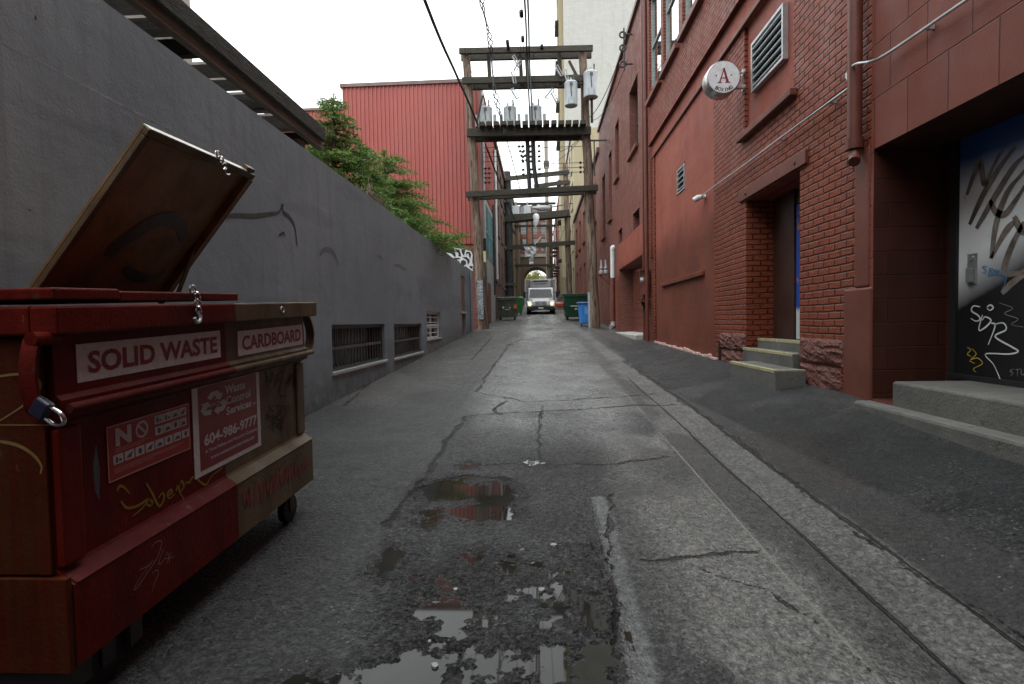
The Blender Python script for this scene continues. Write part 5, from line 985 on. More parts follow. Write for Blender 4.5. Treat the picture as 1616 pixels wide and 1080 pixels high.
for dy in (-.30, .30):
    frame_beam(h1, -3.25, 12.90, 2.40, 12.78, HY + dy, .24, .14); frame_beam(h1, -3.15, 11.66, 2.1, 11.56, HY + dy, .27, .14); frame_beam(h1, -2.98, 9.46, 2.28, 9.36, HY + dy * 1.1, .34, .15); frame_beam(h1, -3.08, 6.86, 2.55, 6.98, HY + dy, .24, .14)
for x in (-1.98, -.62, -.35, 1.05):
    mb = MB(); mb.obox((x, HY, 11.5), (x - .05, HY, 12.95), .16, .16, up=(0, 1, 0)); mb.build('hanger_post', M['timber'], h1, bevel=.01)
for i in range(15):
    x = -2.42 + i * .302; mb = MB(); z = 9.60 + random.uniform(-.01, .012) - i * .006; mb.box(x, x + .235, HY - .75, HY + 1.1, z, z + .17); mb.build('platform_plank', M['timber'], h1, bevel=.008)
mb = MB(); mb.obox((-2.55, HY - .3, 9.9), (-2.28, HY - .3, 11.0), .07, .1, up=(0, 1, 0)); mb.obox((1.9, HY - .3, 11.3), (1.4, HY - .3, 12.3), .09, .12, up=(0, 1, 0)); mb.obox((2.32, HY - .34, 9.7), (2.32, HY - .34, 11.0), .1, .1, up=(0, 1, 0)); mb.build('brace', M['timber'], h1)
def insulator_row(parent, x0, x1, z, y, n, side):
    mb = MB(); mb.tube([(x0, y, z), (x1, y, z)], .012, 5)
    for i in range(n):
        x = (x1 if side > 0 else x0) - side * (.08 + i * .16); mb.tube([(x - .05, y, z), (x - .03, y, z), (x + .03, y, z), (x + .05, y, z)], [.02, .06, .06, .02], 8)
    mb.build('insulator_row', M['ink'], parent)
for j, z in enumerate((8.98, 8.78, 8.58, 8.38)): insulator_row(h1, -2.35, -.55 + .05 * j, z, HY + .2, 2, 1); insulator_row(h1, -2.35, -2.0, z - .9, HY + .2, 2, -1)
for j, z in enumerate((8.9, 8.2, 8.0, 7.8)): insulator_row(h1, .0, 2.1, z, HY + .2, 2 if j else 1, 1)
for x0, x1 in ((-.42, -.35), (-.18, -.02)):
    mb = MB(); mb.tube([(x0, HY + .1, 9.3), (x0 + .02, HY + .1, 8.2), (x1, HY + .1, 7.0)], .09, 8); mb.build('riser_cable', M['cable'], h1)
mb = MB()
for z in (8.95, 8.72, 8.5, 8.3, 7.95, 7.75):
    for x in (-.62, -.28, .08): mb.tube([(x - .06, HY + .15, z), (x + .06, HY + .15, z + .02)], [.05, .05], 8)
mb.build('insulator_cluster', M['ink'], h1)
for (px, py, a) in ((813, 97, .5), (816, 103, -.6), (811, 149, .5), (881, 113, .5), (874, 155, .45), (866, 147, -.7), (892, 120, .3), (809, 123, .2)):
    p = on_y(px, py, HY - .42); mb = MB(); d = np.array([math.sin(a), 0, -math.cos(a)]) * .24; e = np.array([math.cos(a), 0, math.sin(a)]) * .10
    mb.tube([p - d, p + d], .035, 7); mb.tube([p - d + e, p + d + e], .02, 6); mb.tube([p - d, p - d + e * 1.3], .018, 5); mb.tube([p + d, p + d + e * 1.3], .018, 5); mb.build('fuse_cutout', M['porcelain'], h1)
mb = MB(); p = on_y(757, 445, HY - .24); mb.box(p[0] - .10, p[0] + .14, HY - .262, HY - .235, 1.5, 3.2); mb.build('pole_wrap', weathered('torn poster remnants', (.22, .27, .31), (.40, .39, .37), 6, .8, .2, spots=(.06, .07, .09), spot_amt=.5), h1)
mb = MB(); mb.tube([(2.17, HY - .1, 1.05), (2.16, HY - .1, 2.6)], .09, 8); mb.build('cable_guard', M['steel'], h1)
mb = MB(); mb.tube([(-2.28, HY + .05, 1.0), (-2.36, HY + .05, 4.0)], .05, 8); mb.build('conduit', M['frame_dark'], h1)
mb = MB(); mb.obox((2.2, HY + .1, 9.1), (3.0, HY + .1, 9.08), .06, .06); mb.obox((2.45, HY + .1, 9.1), (2.45, HY + .1, 7.6), .05, .05, up=(0, 1, 0)); mb.build('side_bracket', M['frame_dark'], h1)
def transformer(loc, label, r=.30, h=.62, group='pole transformers', bush=True):
    t = thing('transformer', label, 'transformer', loc, group); x, y, z = loc
    mb = MB(); mb.tube([(x, y, z), (x, y, z + .02), (x, y, z + h - .08), (x, y, z + h - .05), (x, y, z + h)], [r * .93, r, r, r * 1.05, r * .93], 22); mb.build('tank', M['tank'], t, smooth=True)
    for i, a in enumerate((.6, 2.2) if bush else (0.7, 1.6, 2.5)):
        mb = MB(); bx_, by_ = x + math.cos(a) * r * .6, y - math.sin(a) * r * .5; mb.tube([(bx_, by_, z + h), (bx_, by_, z + h + .08), (bx_, by_, z + h + .1), (bx_, by_, z + h + (.30 if i == 0 else .14))], [.05, .05, .03, .035], 8); mb.build('bushing', M['porcelain'] if i else M['frame_dark'], t, smooth=True)
    mb = MB()
    for s_ in ((-1, 1) if bush else ()): mb.box(x + s_ * (r + .11) - .07, x + s_ * (r + .11) + .07, y - .12, y + .12, z + .05, z + h * .62)
    for j in range(5): mb.box(x - r * .5 + j * r * .25 - .008, x - r * .5 + j * r * .25 + .008, y - r * 1.04, y - r * .8, z + .06, z + h * .3)
    mb.build('radiator', M['porcelain'] if bush else M['tank'], t)
    mb = MB(); mb.tube([(x - .02, y - r - .02, z + h * .8), (x + .01, y - r - .03, z + h * .3)], .02, 6); mb.tube([(x, y - r - .04, z + h * .82), (x, y - r + .04, z + h * .82)], .07, 8); mb.build('fitting', M['frame_dark'], t)
    return t
for px, lb_ in ((767, 'grey cylindrical transformer on the plank platform, nearest the red metal building'), (805, 'grey cylindrical transformer on the plank platform, standing between two others'), (845, 'grey cylindrical transformer on the plank platform, on the white tower side')):
    p = on_y(px, 185, HY + .1); transformer((p[0], HY + .1, 9.79 - (p[0] + 2.4) * .02), lb_, r=.275, h=.86)
p = on_y(901, 170, HY - .3); t2 = transformer((p[0], HY - .45, p[2]), 'pale grey tank transformer hung on the alley side of the timber pole, below the crossbeam', r=.27, h=.98, bush=False)
p = on_y(932, 157, HY - .3); t3 = transformer((p[0], HY - .45, p[2]), 'pale grey tank transformer hung highest on the outer side of the timber pole', r=.30, h=1.04, bush=False)
# second frame farther up the alley
h2 = thing('power_pole_frame', 'farther power frame with a thick black pole and a heavy plank platform', 'power pole', (0, 43, 2))
Y2 = 43.6
wood_pole(h2, -2.38, 1.6, -2.45, 13.4, Y2, .36, .30, M['black_pole']); wood_pole(h2, 2.45, 1.6, 2.22, 13.9, Y2, .24, .2, M['pole'])
frame_beam(h2, -2.9, 12.75, 2.5, 13.15, Y2 - .3, .35, .15); frame_beam(h2, -.3, 12.1, 2.5, 12.4, Y2 - .3, .32, .15); frame_beam(h2, -3.0, 7.3, 2.9, 7.6, Y2 - .3, .35, .15)
mb = MB(); mb.obox((-2.9, Y2, 9.6), (2.5, Y2, 9.95), .9, .5); mb.build('platform', M['timber'], h2)
mb = MB(); mb.obox((-.95, Y2 - .2, 7.4), (-.9, Y2 - .2, 9.6), .1, .1, up=(0, 1, 0)); mb.obox((-.45, Y2 - .2, 7.4), (-.5, Y2 - .2, 9.6), .1, .1, up=(0, 1, 0)); mb.build('hanger_post', M['timber'], h2)
mb = MB()
for z in (4.4, 11.0): mb.obox((-2.75, Y2 - .36, z), (-1.9, Y2 - .36, z), .1, .2)
mb.build('bracket', M['frame_dark'], h2)
for px, lb_ in ((814, 'small boxy grey transformer on the far platform beside the black pole'), (832, 'small boxy grey transformer on the far platform near the street lamp')):
    p = on_y(px, 335, Y2); t = thing('transformer', lb_, 'transformer', (p[0], Y2, 9.95), 'pole transformers'); mb = MB(); mb.box(p[0] - .28, p[0] + .28, Y2 - .25, Y2 + .25, 9.98, 10.65); mb.build('tank', M['tank'], t, bevel=.04); mb = MB(); mb.tube([(p[0], Y2, 10.66), (p[0], Y2, 10.95)], .07, 7); mb.build('bushing', M['porcelain'], t)
h3 = thing('power_pole_frame', 'farthest slim power frame with thin crossarms in front of the brick archway', 'power pole', (0, 70, 3)); Y3 = 70
pts_ = [on_y(818, 470, Y3), on_y(867, 470, Y3)]
for q_ in pts_: wood_pole(h3, q_[0], 3.0, q_[0] - .1, on_y(866, 318, Y3)[2], Y3, .24, .18, M['timber_brown'])
for py_ in (322, 357, 419):
    a_, b_ = on_y(812, py_ + 1, Y3), on_y(877, py_, Y3); mb = MB(); mb.obox((a_[0], Y3 - .3, a_[2]), (b_[0], Y3 - .3, b_[2]), .15, .3); mb.build('crossbeam', M['timber'], h3)
sl = thing('street_lamp', 'grey cobra head street lamp above the far platform', 'street lamp', (1, 46, 10))
p = on_y(855, 329, 46); mb = MB(); mb.tube([p + (-.85, 0, .1), p + (-.5, 0, .03), p + (.0, 0, 0), (p[0] + .55, 46, p[2] + .02), (p[0] + .75, 46, p[2] + .06)], [.06, .14, .25, .22, .06], 10); mb.build('lamp_head', M['porcelain'], sl, smooth=True)
mb = MB(); mb.tube([p + (.7, 0, .06), (2.5, 46, p[2] + .3), (2.9, 46, p[2] + .35)], .05, 6); mb.build('arm', M['frame_dark'], sl)
gl = thing('globe_lamp', 'white globe lamp below the far platform', 'lamp', (-.4, 43, 9.4))
p = on_y(846, 343, Y2 - .6); mb = MB(); mb.tube([p + (0, 0, .28), p + (0, 0, .2), p, p + (0, 0, -.2), p + (-.05, 0, -.45), p + (-.1, 0, -.75)], [.05, .22, .27, .22, .2, .08], 14); mb.build('globe', M['white'], gl, smooth=True)
mb = MB(); mb.tube([p + (0, 0, .25), p + (0, .4, .35)], .03, 6); mb.build('arm', M['frame_dark'], gl)
ps_ = thing('plastic_sheet', 'torn pale plastic sheet hanging from the far crossbeam', 'plastic sheet', (-.5, 43, 6.5))
mb = MB(); rs = random.Random(4); g_ = [[(-1.15 + i * .14 + rs.uniform(-.06, .06) + (j * .04 if i < 4 else -j * .03), Y2 - .5 + rs.uniform(-.09, .09), 7.4 - j * .2 - rs.uniform(0, .1)) for i in range(8)] for j in range(8)]
for j in range(7):
    for i in range(7):
        if j > 3 and (i < 2 or i > 5): continue
        mb.face([g_[j][i], g_[j][i + 1], g_[j + 1][i + 1], g_[j + 1][i]])
mb.build('sheet', weathered('grey plastic', (.35, .36, .36), (.5, .5, .5), 3, .4, .2), ps_)
mb = MB(); mb.tube([(-.3, Y2 - .5, 7.5), (.2, Y2 - .5, 8.1)], .03, 5); mb.build('tie', M['white'], ps_)

# ------------------------------------------------------------------ overhead cables
def cable(label, pts, r, sag=0.0, mat=None, extra=None, name='overhead_cable'):
    """pts: (px, py, distance along the alley) or 3-D points."""
    P = [on_y(*p) if p[1] > -2000 and len(p) == 3 and p[0] > 60 else np.array(p, float) for p in pts]
    out = []
    for a, b_ in zip(P, P[1:]):
        for t in np.linspace(0, 1, 9)[:-1]: out.append(a + (b_ - a) * t - np.array([0, 0, sag * 4 * t * (1 - t)]))
    out.append(P[-1]); mb = MB(); mb.tube(out, r, 6)
    if extra: extra(mb, out)
    return tag(mb.build(name, mat or M['cable'], smooth=True), label, 'cable')
P3 = lambda px, py, y: tuple(on_y(px, py, y))
def wire(label, a, b_, r, sag=.1, extra=None, back=None):
    """A straight span through two sighted points, carried on towards the pole behind the viewer by `back` metres."""
    A, B = np.array(on_y(*a)), np.array(on_y(*b_)); pts = []
    if back: d = (A - B) / np.linalg.norm(A[:2] - B[:2]); pts.append(tuple(A + d * back))
    pts += [tuple(A), tuple(B)]
    mb = MB(); out = []
    for i, (u, v) in enumerate(zip(pts, pts[1:])):
        u, v = np.array(u), np.array(v)
        for t in np.linspace(0, 1, 10)[:-1]: out.append(u + (v - u) * t - np.array([0, 0, sag * 4 * t * (1 - t) if i == len(pts) - 2 else 0]))
    out.append(np.array(pts[-1])); mb.tube(out, r, 6)
    if extra: extra(mb)
    return tag(mb.build('overhead_cable', M['cable'], smooth=True), label, 'cable')
def beads(*ps):
    def f(mb):
        for (px, py, y) in ps:
            p = on_y(px, py, y)
            for k_ in (-.12, 0, .12): mb.tube([p + (0, k_, -.07), p + (0, k_, -.04), p + (0, k_, .04), p + (0, k_, .07)], [.02, .07, .07, .02], 8)
    return f
A = [on_y(*p) for p in ((670, 0, 12), (720, 118, 17.5), (752, 192, 23.1), (795, 305, 36), (815, 352, 43))]
d0 = (A[0] - A[1]) / np.linalg.norm(A[0] - A[1]); mb = MB(); mb.tube(smooth_line([A[0] + d0 * 12 + (0, 0, .9)] + A), .042, 8)
tag(mb.build('overhead_cable', M['cable'], smooth=True), 'thickest black cable sweeping down past the nearer pole of the red building side', 'cable')
mb = MB(); rr = random.Random(2)
base = smooth_line([on_y(*p) for p in ((752, -60, 16), (760, 0, 18), (766, 30, 20), (773, 60, 22), (775, 84, HY - .5), (779, 130, HY - .55), (784, 160, HY - .6), (792, 190, HY - .6), (798, 212, HY - .6))], 8)
for s_ in range(3): mb.tube([p + np.array([math.cos(i * .55 + s_ * 2.1) * (.06 + .05 * math.sin(i * .3)), 0, math.sin(i * .55 + s_ * 2.1) * .05]) for i, p in enumerate(base)], .022, 6)
tag(mb.build('cable_bundle', M['cable'], smooth=True), 'loosely twisted black cable bundle dropping onto the plank platform', 'cable')
mb = MB()
for dx_ in (-.04, .06): mb.tube(smooth_line([on_y(x, y, d) + np.array([dx_, 0, 0]) for x, y, d in ((828, -40, 15), (830, 0, 17.5), (832, 45, 20.5), (833, 84, HY - .5), (835, 130, HY - .5), (837, 170, HY - .5), (838, 205, HY - .5))]), .034, 8)
tag(mb.build('cable_bundle', M['cable'], smooth=True), 'straight black double cable running down the middle of the frame', 'cable')
wire('thin wire to the red building corner, far from the others', (713, 0, 17.5), (748, 125, 26), .010, .1, back=10)
wire('thin wire ending in black insulator beads left of the middle hangers', (793, 0, 17.8), (802, 78, HY - .3), .010, .05, beads((801, 68, 22.5), (802, 75, 23)), back=10)
wire('thin wire with bead insulators close beside the double cable', (822, 0, 17.6), (826, 80, HY - .3), .012, .05, beads((823, 22, 18.8), (825, 62, 22)), back=10)
wire('second thin wire close beside the double cable, plain', (818, 0, 17.6), (822, 80, HY - .3), .010, .05, back=10)
wire('thin wire with one bead insulator nearest the white tower', (859, 0, 17.8), (855, 78, HY - .3), .010, .05, beads((855, 75, 23.1)), back=10)
wire('service wire looping from the outer pole up to the roof bracket', (931, 185, HY), (986, 66, 17.2), .014, .35)
wire('lower service wire from the outer pole to the garage building', (932, 190, HY), (990, 95, 17.0), .010, .5)
wire('straight tap wire from the platform to the outer pole', (884, 240, HY - .4), (930, 205, HY - .4), .012, .1)
wire('slack tap wire under the platform', (864, 262, HY - .3), (930, 200, HY - .35), .010, .25)
wire('long wire running on under the platform to the black pole', (770, 235, HY), (806, 318, 43), .014, .3)
wire('crooked black drop wire hanging below the platform', (800, 222, HY), (822, 303, HY + .3), .018, .0)
for i, (x0_, y0_, x1_, y1_, l_) in enumerate(((815, 84, 836, 277, 'from the top crossbeam, left of the double cable'), (842, 84, 846, 277, 'from the top crossbeam, right of the double cable'), (783, 300, 824, 385, 'up the alley from the lowest crossbeam on the red metal building side'), (905, 296, 880, 385, 'up the alley from the lowest crossbeam on the garage side'))): wire('span wire ' + l_, (x0_, y0_, HY), (x1_, y1_, 43), .013, .45)
wire('thin line from the lower crossbeam down to the far platform', (836, 305, HY), (836, 328, 43), .012, .1)
for i, (px, l_) in enumerate(((806, 'nearest the red metal building'), (826, 'in the middle of the frame'), (860, 'nearest the white tower'))): wire('span wire between the two power frames, ' + l_, (px, 128, HY), (830 + i * 12, 280, 43), .010, .4)
for i, (y_, l_) in enumerate(((352, 'higher'), (362, 'middle'), (368, 'lower'))): wire(l_ + ' of three thin lines strung across below the far platform', (812, y_, 44), (892, y_ - 4, 44), .012, .05)

# ------------------------------------------------------------------ trees behind the wall
def leaf_mat(name, c1, c2, c3):
    m, t, b = new_mat(name); k = NT(t); p = k.pos(); oi = k.n('NewGeometry').outputs['Random Per Island']
    c = k.mix(oi, c4(c1), c4(c2)); c = k.mix(k.ramp(k.noise(p, 1.6, 3), .45, .7, 0, .8), c, c4(c3)); t.links.new(c, b.inputs['Base Color']); b.inputs['Roughness'].default_value = .6
    tr = k.n('BsdfTranslucent', {'Color': k.mix(1.0, c, (1.0, 1.1, .5, 1), 'MULTIPLY')}); mxs = k.n('MixShader', {0: .28, 1: b.outputs[0], 2: tr.outputs[0]}); t.links.new(mxs.outputs[0], t.nodes['Material Output'].inputs[0])
    return m
def conifer(base, top, rad, label, seed, lean=(0, 0), n_whorl=16, start=.12, lm=None, spire=.9, cat='tree', side=None):
    r = np.random.default_rng(seed); base = np.array(base, float); H = top
    t = thing('conifer_tree', label, cat, tuple(base)); tk = MB(); tk.tube([base + np.array([lean[0] * f, lean[1] * f, H * f]) for f in np.linspace(0, 1, 9)], [.16 * (1 - f) + .012 for f in np.linspace(0, 1, 9)], 8); tk.build('trunk', M['pole'], t, smooth=True)
    V = []; br = MB()
    for i in range(n_whorl):
        f = max(start, 1.9 / H) + (1 - max(start, 1.9 / H)) * (i + .3) / n_whorl * .97
        for kk in range(int(r.integers(6, 10))):
            az = r.uniform(0, 2 * math.pi); L = rad * (1 - f) ** .75 * r.uniform(.65, 1.15) + .12
            if side is not None: L *= 1 + .45 * math.cos(az - side)
            o = base + np.array([lean[0] * f, lean[1] * f, H * f + r.uniform(-.12, .12)]); d = np.array([math.cos(az), math.sin(az), 0]); up0 = r.uniform(.10, .45)
            P = [o + d * L * s_ + np.array([0, 0, L * (up0 * s_ - .42 * s_ * s_)]) for s_ in np.linspace(0, 1, 7)]
            if P[-1][0] > -3.0:      # boughs that reach over the wall rest above it
                lift = max(0, 3.62 - P[-1][2]); P = [q_ + np.array([0, 0, lift * s_]) for q_, s_ in zip(P, np.linspace(0, 1, 7))]
            br.tube(P, [.022 * (1 - s_) + .004 for s_ in np.linspace(0, 1, 7)], 4, caps=False)
            nt_ = max(8, int(L * 26)); sd = np.array([-d[1], d[0], 0])
            for q in range(nt_):
                s_ = .15 + .85 * (q + r.random()) / nt_; ii = min(int(s_ * 6), 5); c0 = P[ii] + (P[ii + 1] - P[ii]) * (s_ * 6 - ii)
                sg_ = 1 if q % 2 else -1; tl = L * .33 * (1.08 - s_) + .09; td = (sd * sg_ * r.uniform(.6, 1) + d * r.uniform(.4, .9) + np.array([0, 0, r.uniform(-.35, .12)])); td /= np.linalg.norm(td)
                m_ = max(5, int(tl / .020))
                for u in range(m_):
                    cc = c0 + td * tl * (u + .5) / m_; nd = td * .75 + r.normal(0, .45, 3); nd /= np.linalg.norm(nd); wv = np.cross(nd, r.normal(0, 1, 3)); wv /= np.linalg.norm(wv) + 1e-6; ll = r.uniform(.055, .10); ww_ = r.uniform(.008, .015)
                    V += [cc - wv * ww_ * .5, cc + nd * ll * .5 - wv * ww_, cc + nd * ll, cc + nd * ll * .5 + wv * ww_]
    if spire:
        tip = base + np.array([lean[0], lean[1], H])
        for q in range(46):
            f = r.random(); nd = np.array([r.normal(), r.normal(), .9]); nd /= np.linalg.norm(nd); cc = tip + np.array([0, 0, -spire * f * .9]); ll = .08 + .16 * f; wv = np.cross(nd, r.normal(0, 1, 3)); wv /= np.linalg.norm(wv)
            V += [cc - wv * .006, cc + nd * ll * .5 - wv * .012, cc + nd * ll, cc + nd * ll * .5 + wv * .012]
    br.build('branches', M['pole'], t)
    V = np.array(V); me = bpy.data.meshes.new('foliage'); nf = len(V) // 4; me.vertices.add(len(V)); me.vertices.foreach_set('co', V.ravel()); me.loops.add(len(V)); me.loops.foreach_set('vertex_index', np.arange(len(V), dtype=np.int32)); me.polygons.add(nf); me.polygons.foreach_set('loop_start', np.arange(0, len(V), 4, dtype=np.int32)); me.polygons.foreach_set('loop_total', np.full(nf, 4, np.int32)); me.update(calc_edges=True)
    me.materials.append(lm); o = bpy.data.objects.new('foliage', me); COL.objects.link(o); attach(o, t); return t
M['leaf1'] = leaf_mat('fir needles', (.055, .125, .025), (.125, .225, .05), (.16, .20, .045)); M['leaf2'] = leaf_mat('hemlock needles', (.060, .130, .03), (.135, .235, .055), (.2, .22, .055))
tp = on_y(526, 150, 11.5); conifer((tp[0] - .1, 11.5, 1.0), tp[2] - 1.0, 2.0, 'slim green conifer with a bare spiky leader beside the timber canopy', 5, lean=(.1, 0), n_whorl=20, lm=M['leaf1'], spire=.75)
tp = on_y(606, 238, 15.0); conifer((tp[0] + .1, 15.0, 1.0), tp[2] - 1.0, 2.3, 'bushy bright green conifer leaning its long boughs over the grey wall', 9, lean=(-.1, 0), n_whorl=17, lm=M['leaf2'], spire=.25, side=-.1)
tp = on_y(566, 222, 13.2); conifer((tp[0], 13.2, 1.0), tp[2] - 1.0, 2.0, 'dense mid green conifer growing between the spiky and the leaning conifer', 14, n_whorl=14, lm=M['leaf1'], spire=.2)
tp = on_y(648, 322, 16.5); conifer((tp[0] - .4, 16.5, 1.0), tp[2] - .8, 1.45, 'low spreading conifer whose boughs droop nearest the brick graffiti', 21, lean=(.3, 0), n_whorl=11, lm=M['leaf2'], spire=.1, side=0.0)
db = thing('dead_plant', 'dry brown dead plant stalks leaning on top of the grey wall', 'plant', (-2.9, 9.4, 3.4))
mb = MB(); rr = random.Random(12)
for i in range(26):
    a = on_x(573 + rr.uniform(0, 26), 300 + rr.uniform(-4, 20), -2.95); y0 = a[1]; x0 = -3.0 + rr.uniform(-.1, .12); hh = rr.uniform(.12, .38)
    mb.tube(smooth_line([(x0, y0, 3.3), (x0 + rr.uniform(-.05, .1), y0 + rr.uniform(-.1, .1), 3.46 + hh), (x0 + rr.uniform(.0, .2), y0 + rr.uniform(.05, .35), 3.4 + hh * .5), (x0 + .1, y0 + rr.uniform(.2, .5), 3.42)], 4), .007, 4)
mb.build('stalks', weathered('dry stalk', (.16, .13, .09), (.26, .21, .15), 6, .9, .2), db)
def broad_tree(base, H, rad, label, lm, seed, n=5200):
    r = np.random.default_rng(seed); base = np.array(base, float); t = thing('street_tree', label, 'tree', tuple(base)); tk = MB(); c = base + (0, 0, H * .66)
    tk.tube([base, base + (0, 0, H * .4), base + (.1, 0, H * .7)], [.22, .16, .06], 8)
    cl = [c + r.normal(0, 1, 3) * np.array([rad * .5, rad * .5, H * .16]) for _ in range(15)]
    for q in cl: tk.tube([base + (0, 0, H * .38), (base + (0, 0, H * .5) + q) / 2 + r.normal(0, .15, 3), q], [.07, .045, .015], 5)
    tk.build('trunk', M['pole'], t); V = []
    for i in range(n):
        cc = cl[i % 15] + r.normal(0, .42, 3) * rad * .5; nd = r.normal(0, 1, 3); nd /= np.linalg.norm(nd); wv = np.cross(nd, r.normal(0, 1, 3)); wv /= np.linalg.norm(wv); V += [cc, cc + nd * .12 - wv * .08, cc + nd * .26, cc + nd * .12 + wv * .08]
    mb = MB(); mb.faces(V, [(4 * i, 4 * i + 1, 4 * i + 2, 4 * i + 3) for i in range(n)]); mb.build('crown', lm, t)
M['leaf3'] = leaf_mat('autumn leaves', (.16, .16, .03), (.32, .25, .04), (.10, .13, .03))
broad_tree((-1.6, 118, 4.3), 8.5, 2.6, 'yellow green autumn tree seen through the brick archway', M['leaf3'], 31)
broad_tree((1.6, 126, 4.3), 8.0, 2.4, 'second autumn tree through the archway, behind the truck roof', M['leaf3'], 32, 3600)
broad_tree((-5.2, 113, 4.3), 7.0, 2.2, 'autumn tree at the dark foot of the archway, beside the green bin', M['leaf3'], 33, 3000)

# ------------------------------------------------------------------ bins, truck, car
def small_dumpster(name, label, x0, x1, y0, y1, h, mat, flare=0.0, lid=True, lug=None):
    cx, cy = (x0 + x1) / 2, (y0 + y1) / 2; z = float(ground_z(cx, cy)); t = thing(name, label, 'dumpster', (cx, cy, z)); b0, b1_ = z + .16, z + h
    mb = MB(); f = flare; lo = [(x0 + f, y0 + f, b0), (x1 - f, y0 + f, b0), (x1 - f, y1 - f, b0), (x0 + f, y1 - f, b0)]; hi = [(x0, y0, b1_), (x1, y0, b1_), (x1, y1, b1_), (x0, y1, b1_)]
    mb.faces(lo + hi, [(3, 2, 1, 0), (0, 1, 5, 4), (1, 2, 6, 5), (2, 3, 7, 6), (3, 0, 4, 7), (4, 5, 6, 7)]); mb.build('body', mat, t, bevel=.01)
    mb = MB(); e = .05
    for q in ((x0 - e, x1 + e, y0 - e, y0 + .0), (x0 - e, x1 + e, y1, y1 + e), (x0 - e, x0, y0, y1), (x1, x1 + e, y0, y1)): mb.box(*q, b1_ - .10, b1_ + .02)
    n = 4
    for i in range(1, n): xx = x0 + (x1 - x0) * i / n; mb.obox((xx + (0), y0 + f + -.02, b0 + .02), (xx, y0 - .02, b1_ - .1), .05, .04, up=(0, 1, 0))
    mb.obox((x0 - .02, y0 + f * .5 - .02, (b0 + b1_) / 2), (x1 + .02, y0 + f * .5 - .02, (b0 + b1_) / 2), .05, .06); mb.build('rim', mat, t, bevel=.008)
    if lid:
        for a, b_ in ((x0 - .04, cx - .02), (cx + .02, x1 + .04)): mb = MB(); mb.prism([(y0 - .06, b1_ + .022), (y0 - .06, b1_ + .06), (y1, b1_ + .16), (y1, b1_ + .022)], 'x', a, b_); mb.build('lid', M['black'] if lid == 2 else mat, t, bevel=.01)
    for xx in (x0 + f + .12, x1 - f - .12):
        for yy in (y0 + f + .12, y1 - f - .12):
            mb = MB(); mb.tube([(xx - .035, yy, z + .085), (xx + .035, yy, z + .085)], .085, 12); mb.box(xx - .05, xx + .05, yy - .05, yy + .05, z + .165, z + .19); mb.build('wheel', M['black'], t)
    return t
M['green_dirty'] = weathered('faded green bin paint', (.035, .06, .04), (.085, .09, .07), 2.2, .6, .2, spots=(.16, .15, .12), spot_amt=.58)
M['green'] = weathered('dark green bin paint', (.008, .060, .030), (.012, .085, .042), 2.0, .4, .1, spots=(.03, .05, .04), spot_amt=.68)
M['green_br'] = weathered('bright green bin', (.012, .14, .03), (.02, .18, .045), 2.0, .45, .1)
t = small_dumpster('small_dumpster', 'faded green dumpster with peeling paint and tags against the sooty building', -2.55, -1.38, 32.3, 33.5, 1.28, M['green_dirty'], .03)
mb = MB(); q = lambda l: [on_y(780 + x * .1204, 400 + y * .1204, 32.24) for x, y in l]
ribbons(mb, [q([(110, 700), (115, 725), (122, 700), (130, 722)]), q([(195, 705), (205, 722), (210, 700)]), q([(140, 740), (170, 735), (200, 740)])], .05, (0, -1, 0)); mb.build('white_tag', M['white'], t)
mb = MB(); mb.box(-1.55, -1.36, 32.2, 32.26, 2.15, 2.4); mb.build('warning_sticker', plain('orange sticker', (.5, .17, .03), .5), t)
t = small_dumpster('small_dumpster', 'clean dark green dumpster with flared sides and white lettering beside the blue bin', 1.36, 2.85, 30.6, 32.4, 1.40, M['green'], .12)
mb = MB(); z_ = 2.16
for i in range(9): mb.box(1.75 + i * .075, 1.75 + i * .075 + .05, 30.56 - .025, 30.56 - .012, z_, z_ + .085)
for i in range(6): mb.box(1.98 + i * .08, 1.98 + i * .08 + .05, 30.56 - .025, 30.56 - .012, z_ - .17, z_ - .07)
mb.build('lettering', M['white'], t)
t = small_dumpster('green_bin', 'narrow bright green wheeled bin standing behind the faded dumpster', -1.95, -1.32, 42.0, 42.7, 1.28, M['green_br'], .05)
# blue wheeled cart
bx0, by0 = 1.72, 24.3; bz = float(ground_z(2.0, by0)) - .02; bc = thing('wheeled_cart', 'bright blue plastic wheeled cart at the foot of the timber pole', 'bin', (2.0, by0 + .3, bz))
M['blue'] = weathered('blue plastic', (.03, .19, .55), (.05, .25, .64), 3, .45, .1, spots=(.10, .22, .42), spot_amt=.64)
mb = MB(); lo = [(1.82, by0 + .06, bz + .14), (2.26, by0 + .06, bz + .14), (2.26, by0 + .55, bz + .14), (1.82, by0 + .55, bz + .14)]; hi = [(1.74, by0, bz + 1.02), (2.34, by0, bz + 1.02), (2.34, by0 + .68, bz + 1.02), (1.74, by0 + .68, bz + 1.02)]
mb.faces(lo + hi, [(3, 2, 1, 0), (0, 1, 5, 4), (1, 2, 6, 5), (2, 3, 7, 6), (3, 0, 4, 7), (4, 5, 6, 7)]); mb.build('body', M['blue'], bc, bevel=.03)
mb = MB(); mb.prism([(by0 - .05, bz + 1.03), (by0 - .06, bz + 1.07), (by0 + .3, bz + 1.13), (by0 + .74, bz + 1.10), (by0 + .74, bz + 1.03)], 'x', 1.69, 2.38); mb.build('lid', weathered('dark blue lid', (.02, .07, .22), (.03, .09, .28), 3, .5, .1), bc, bevel=.012)
mb = MB()
for i in range(3): mb.obox((1.93 + i * .12, by0 + .048, bz + .2), (1.91 + i * .13, by0 - .012, bz + .98), .05, .02, up=(0, 1, 0))
mb.build('ribs', M['blue'], bc, bevel=.006)
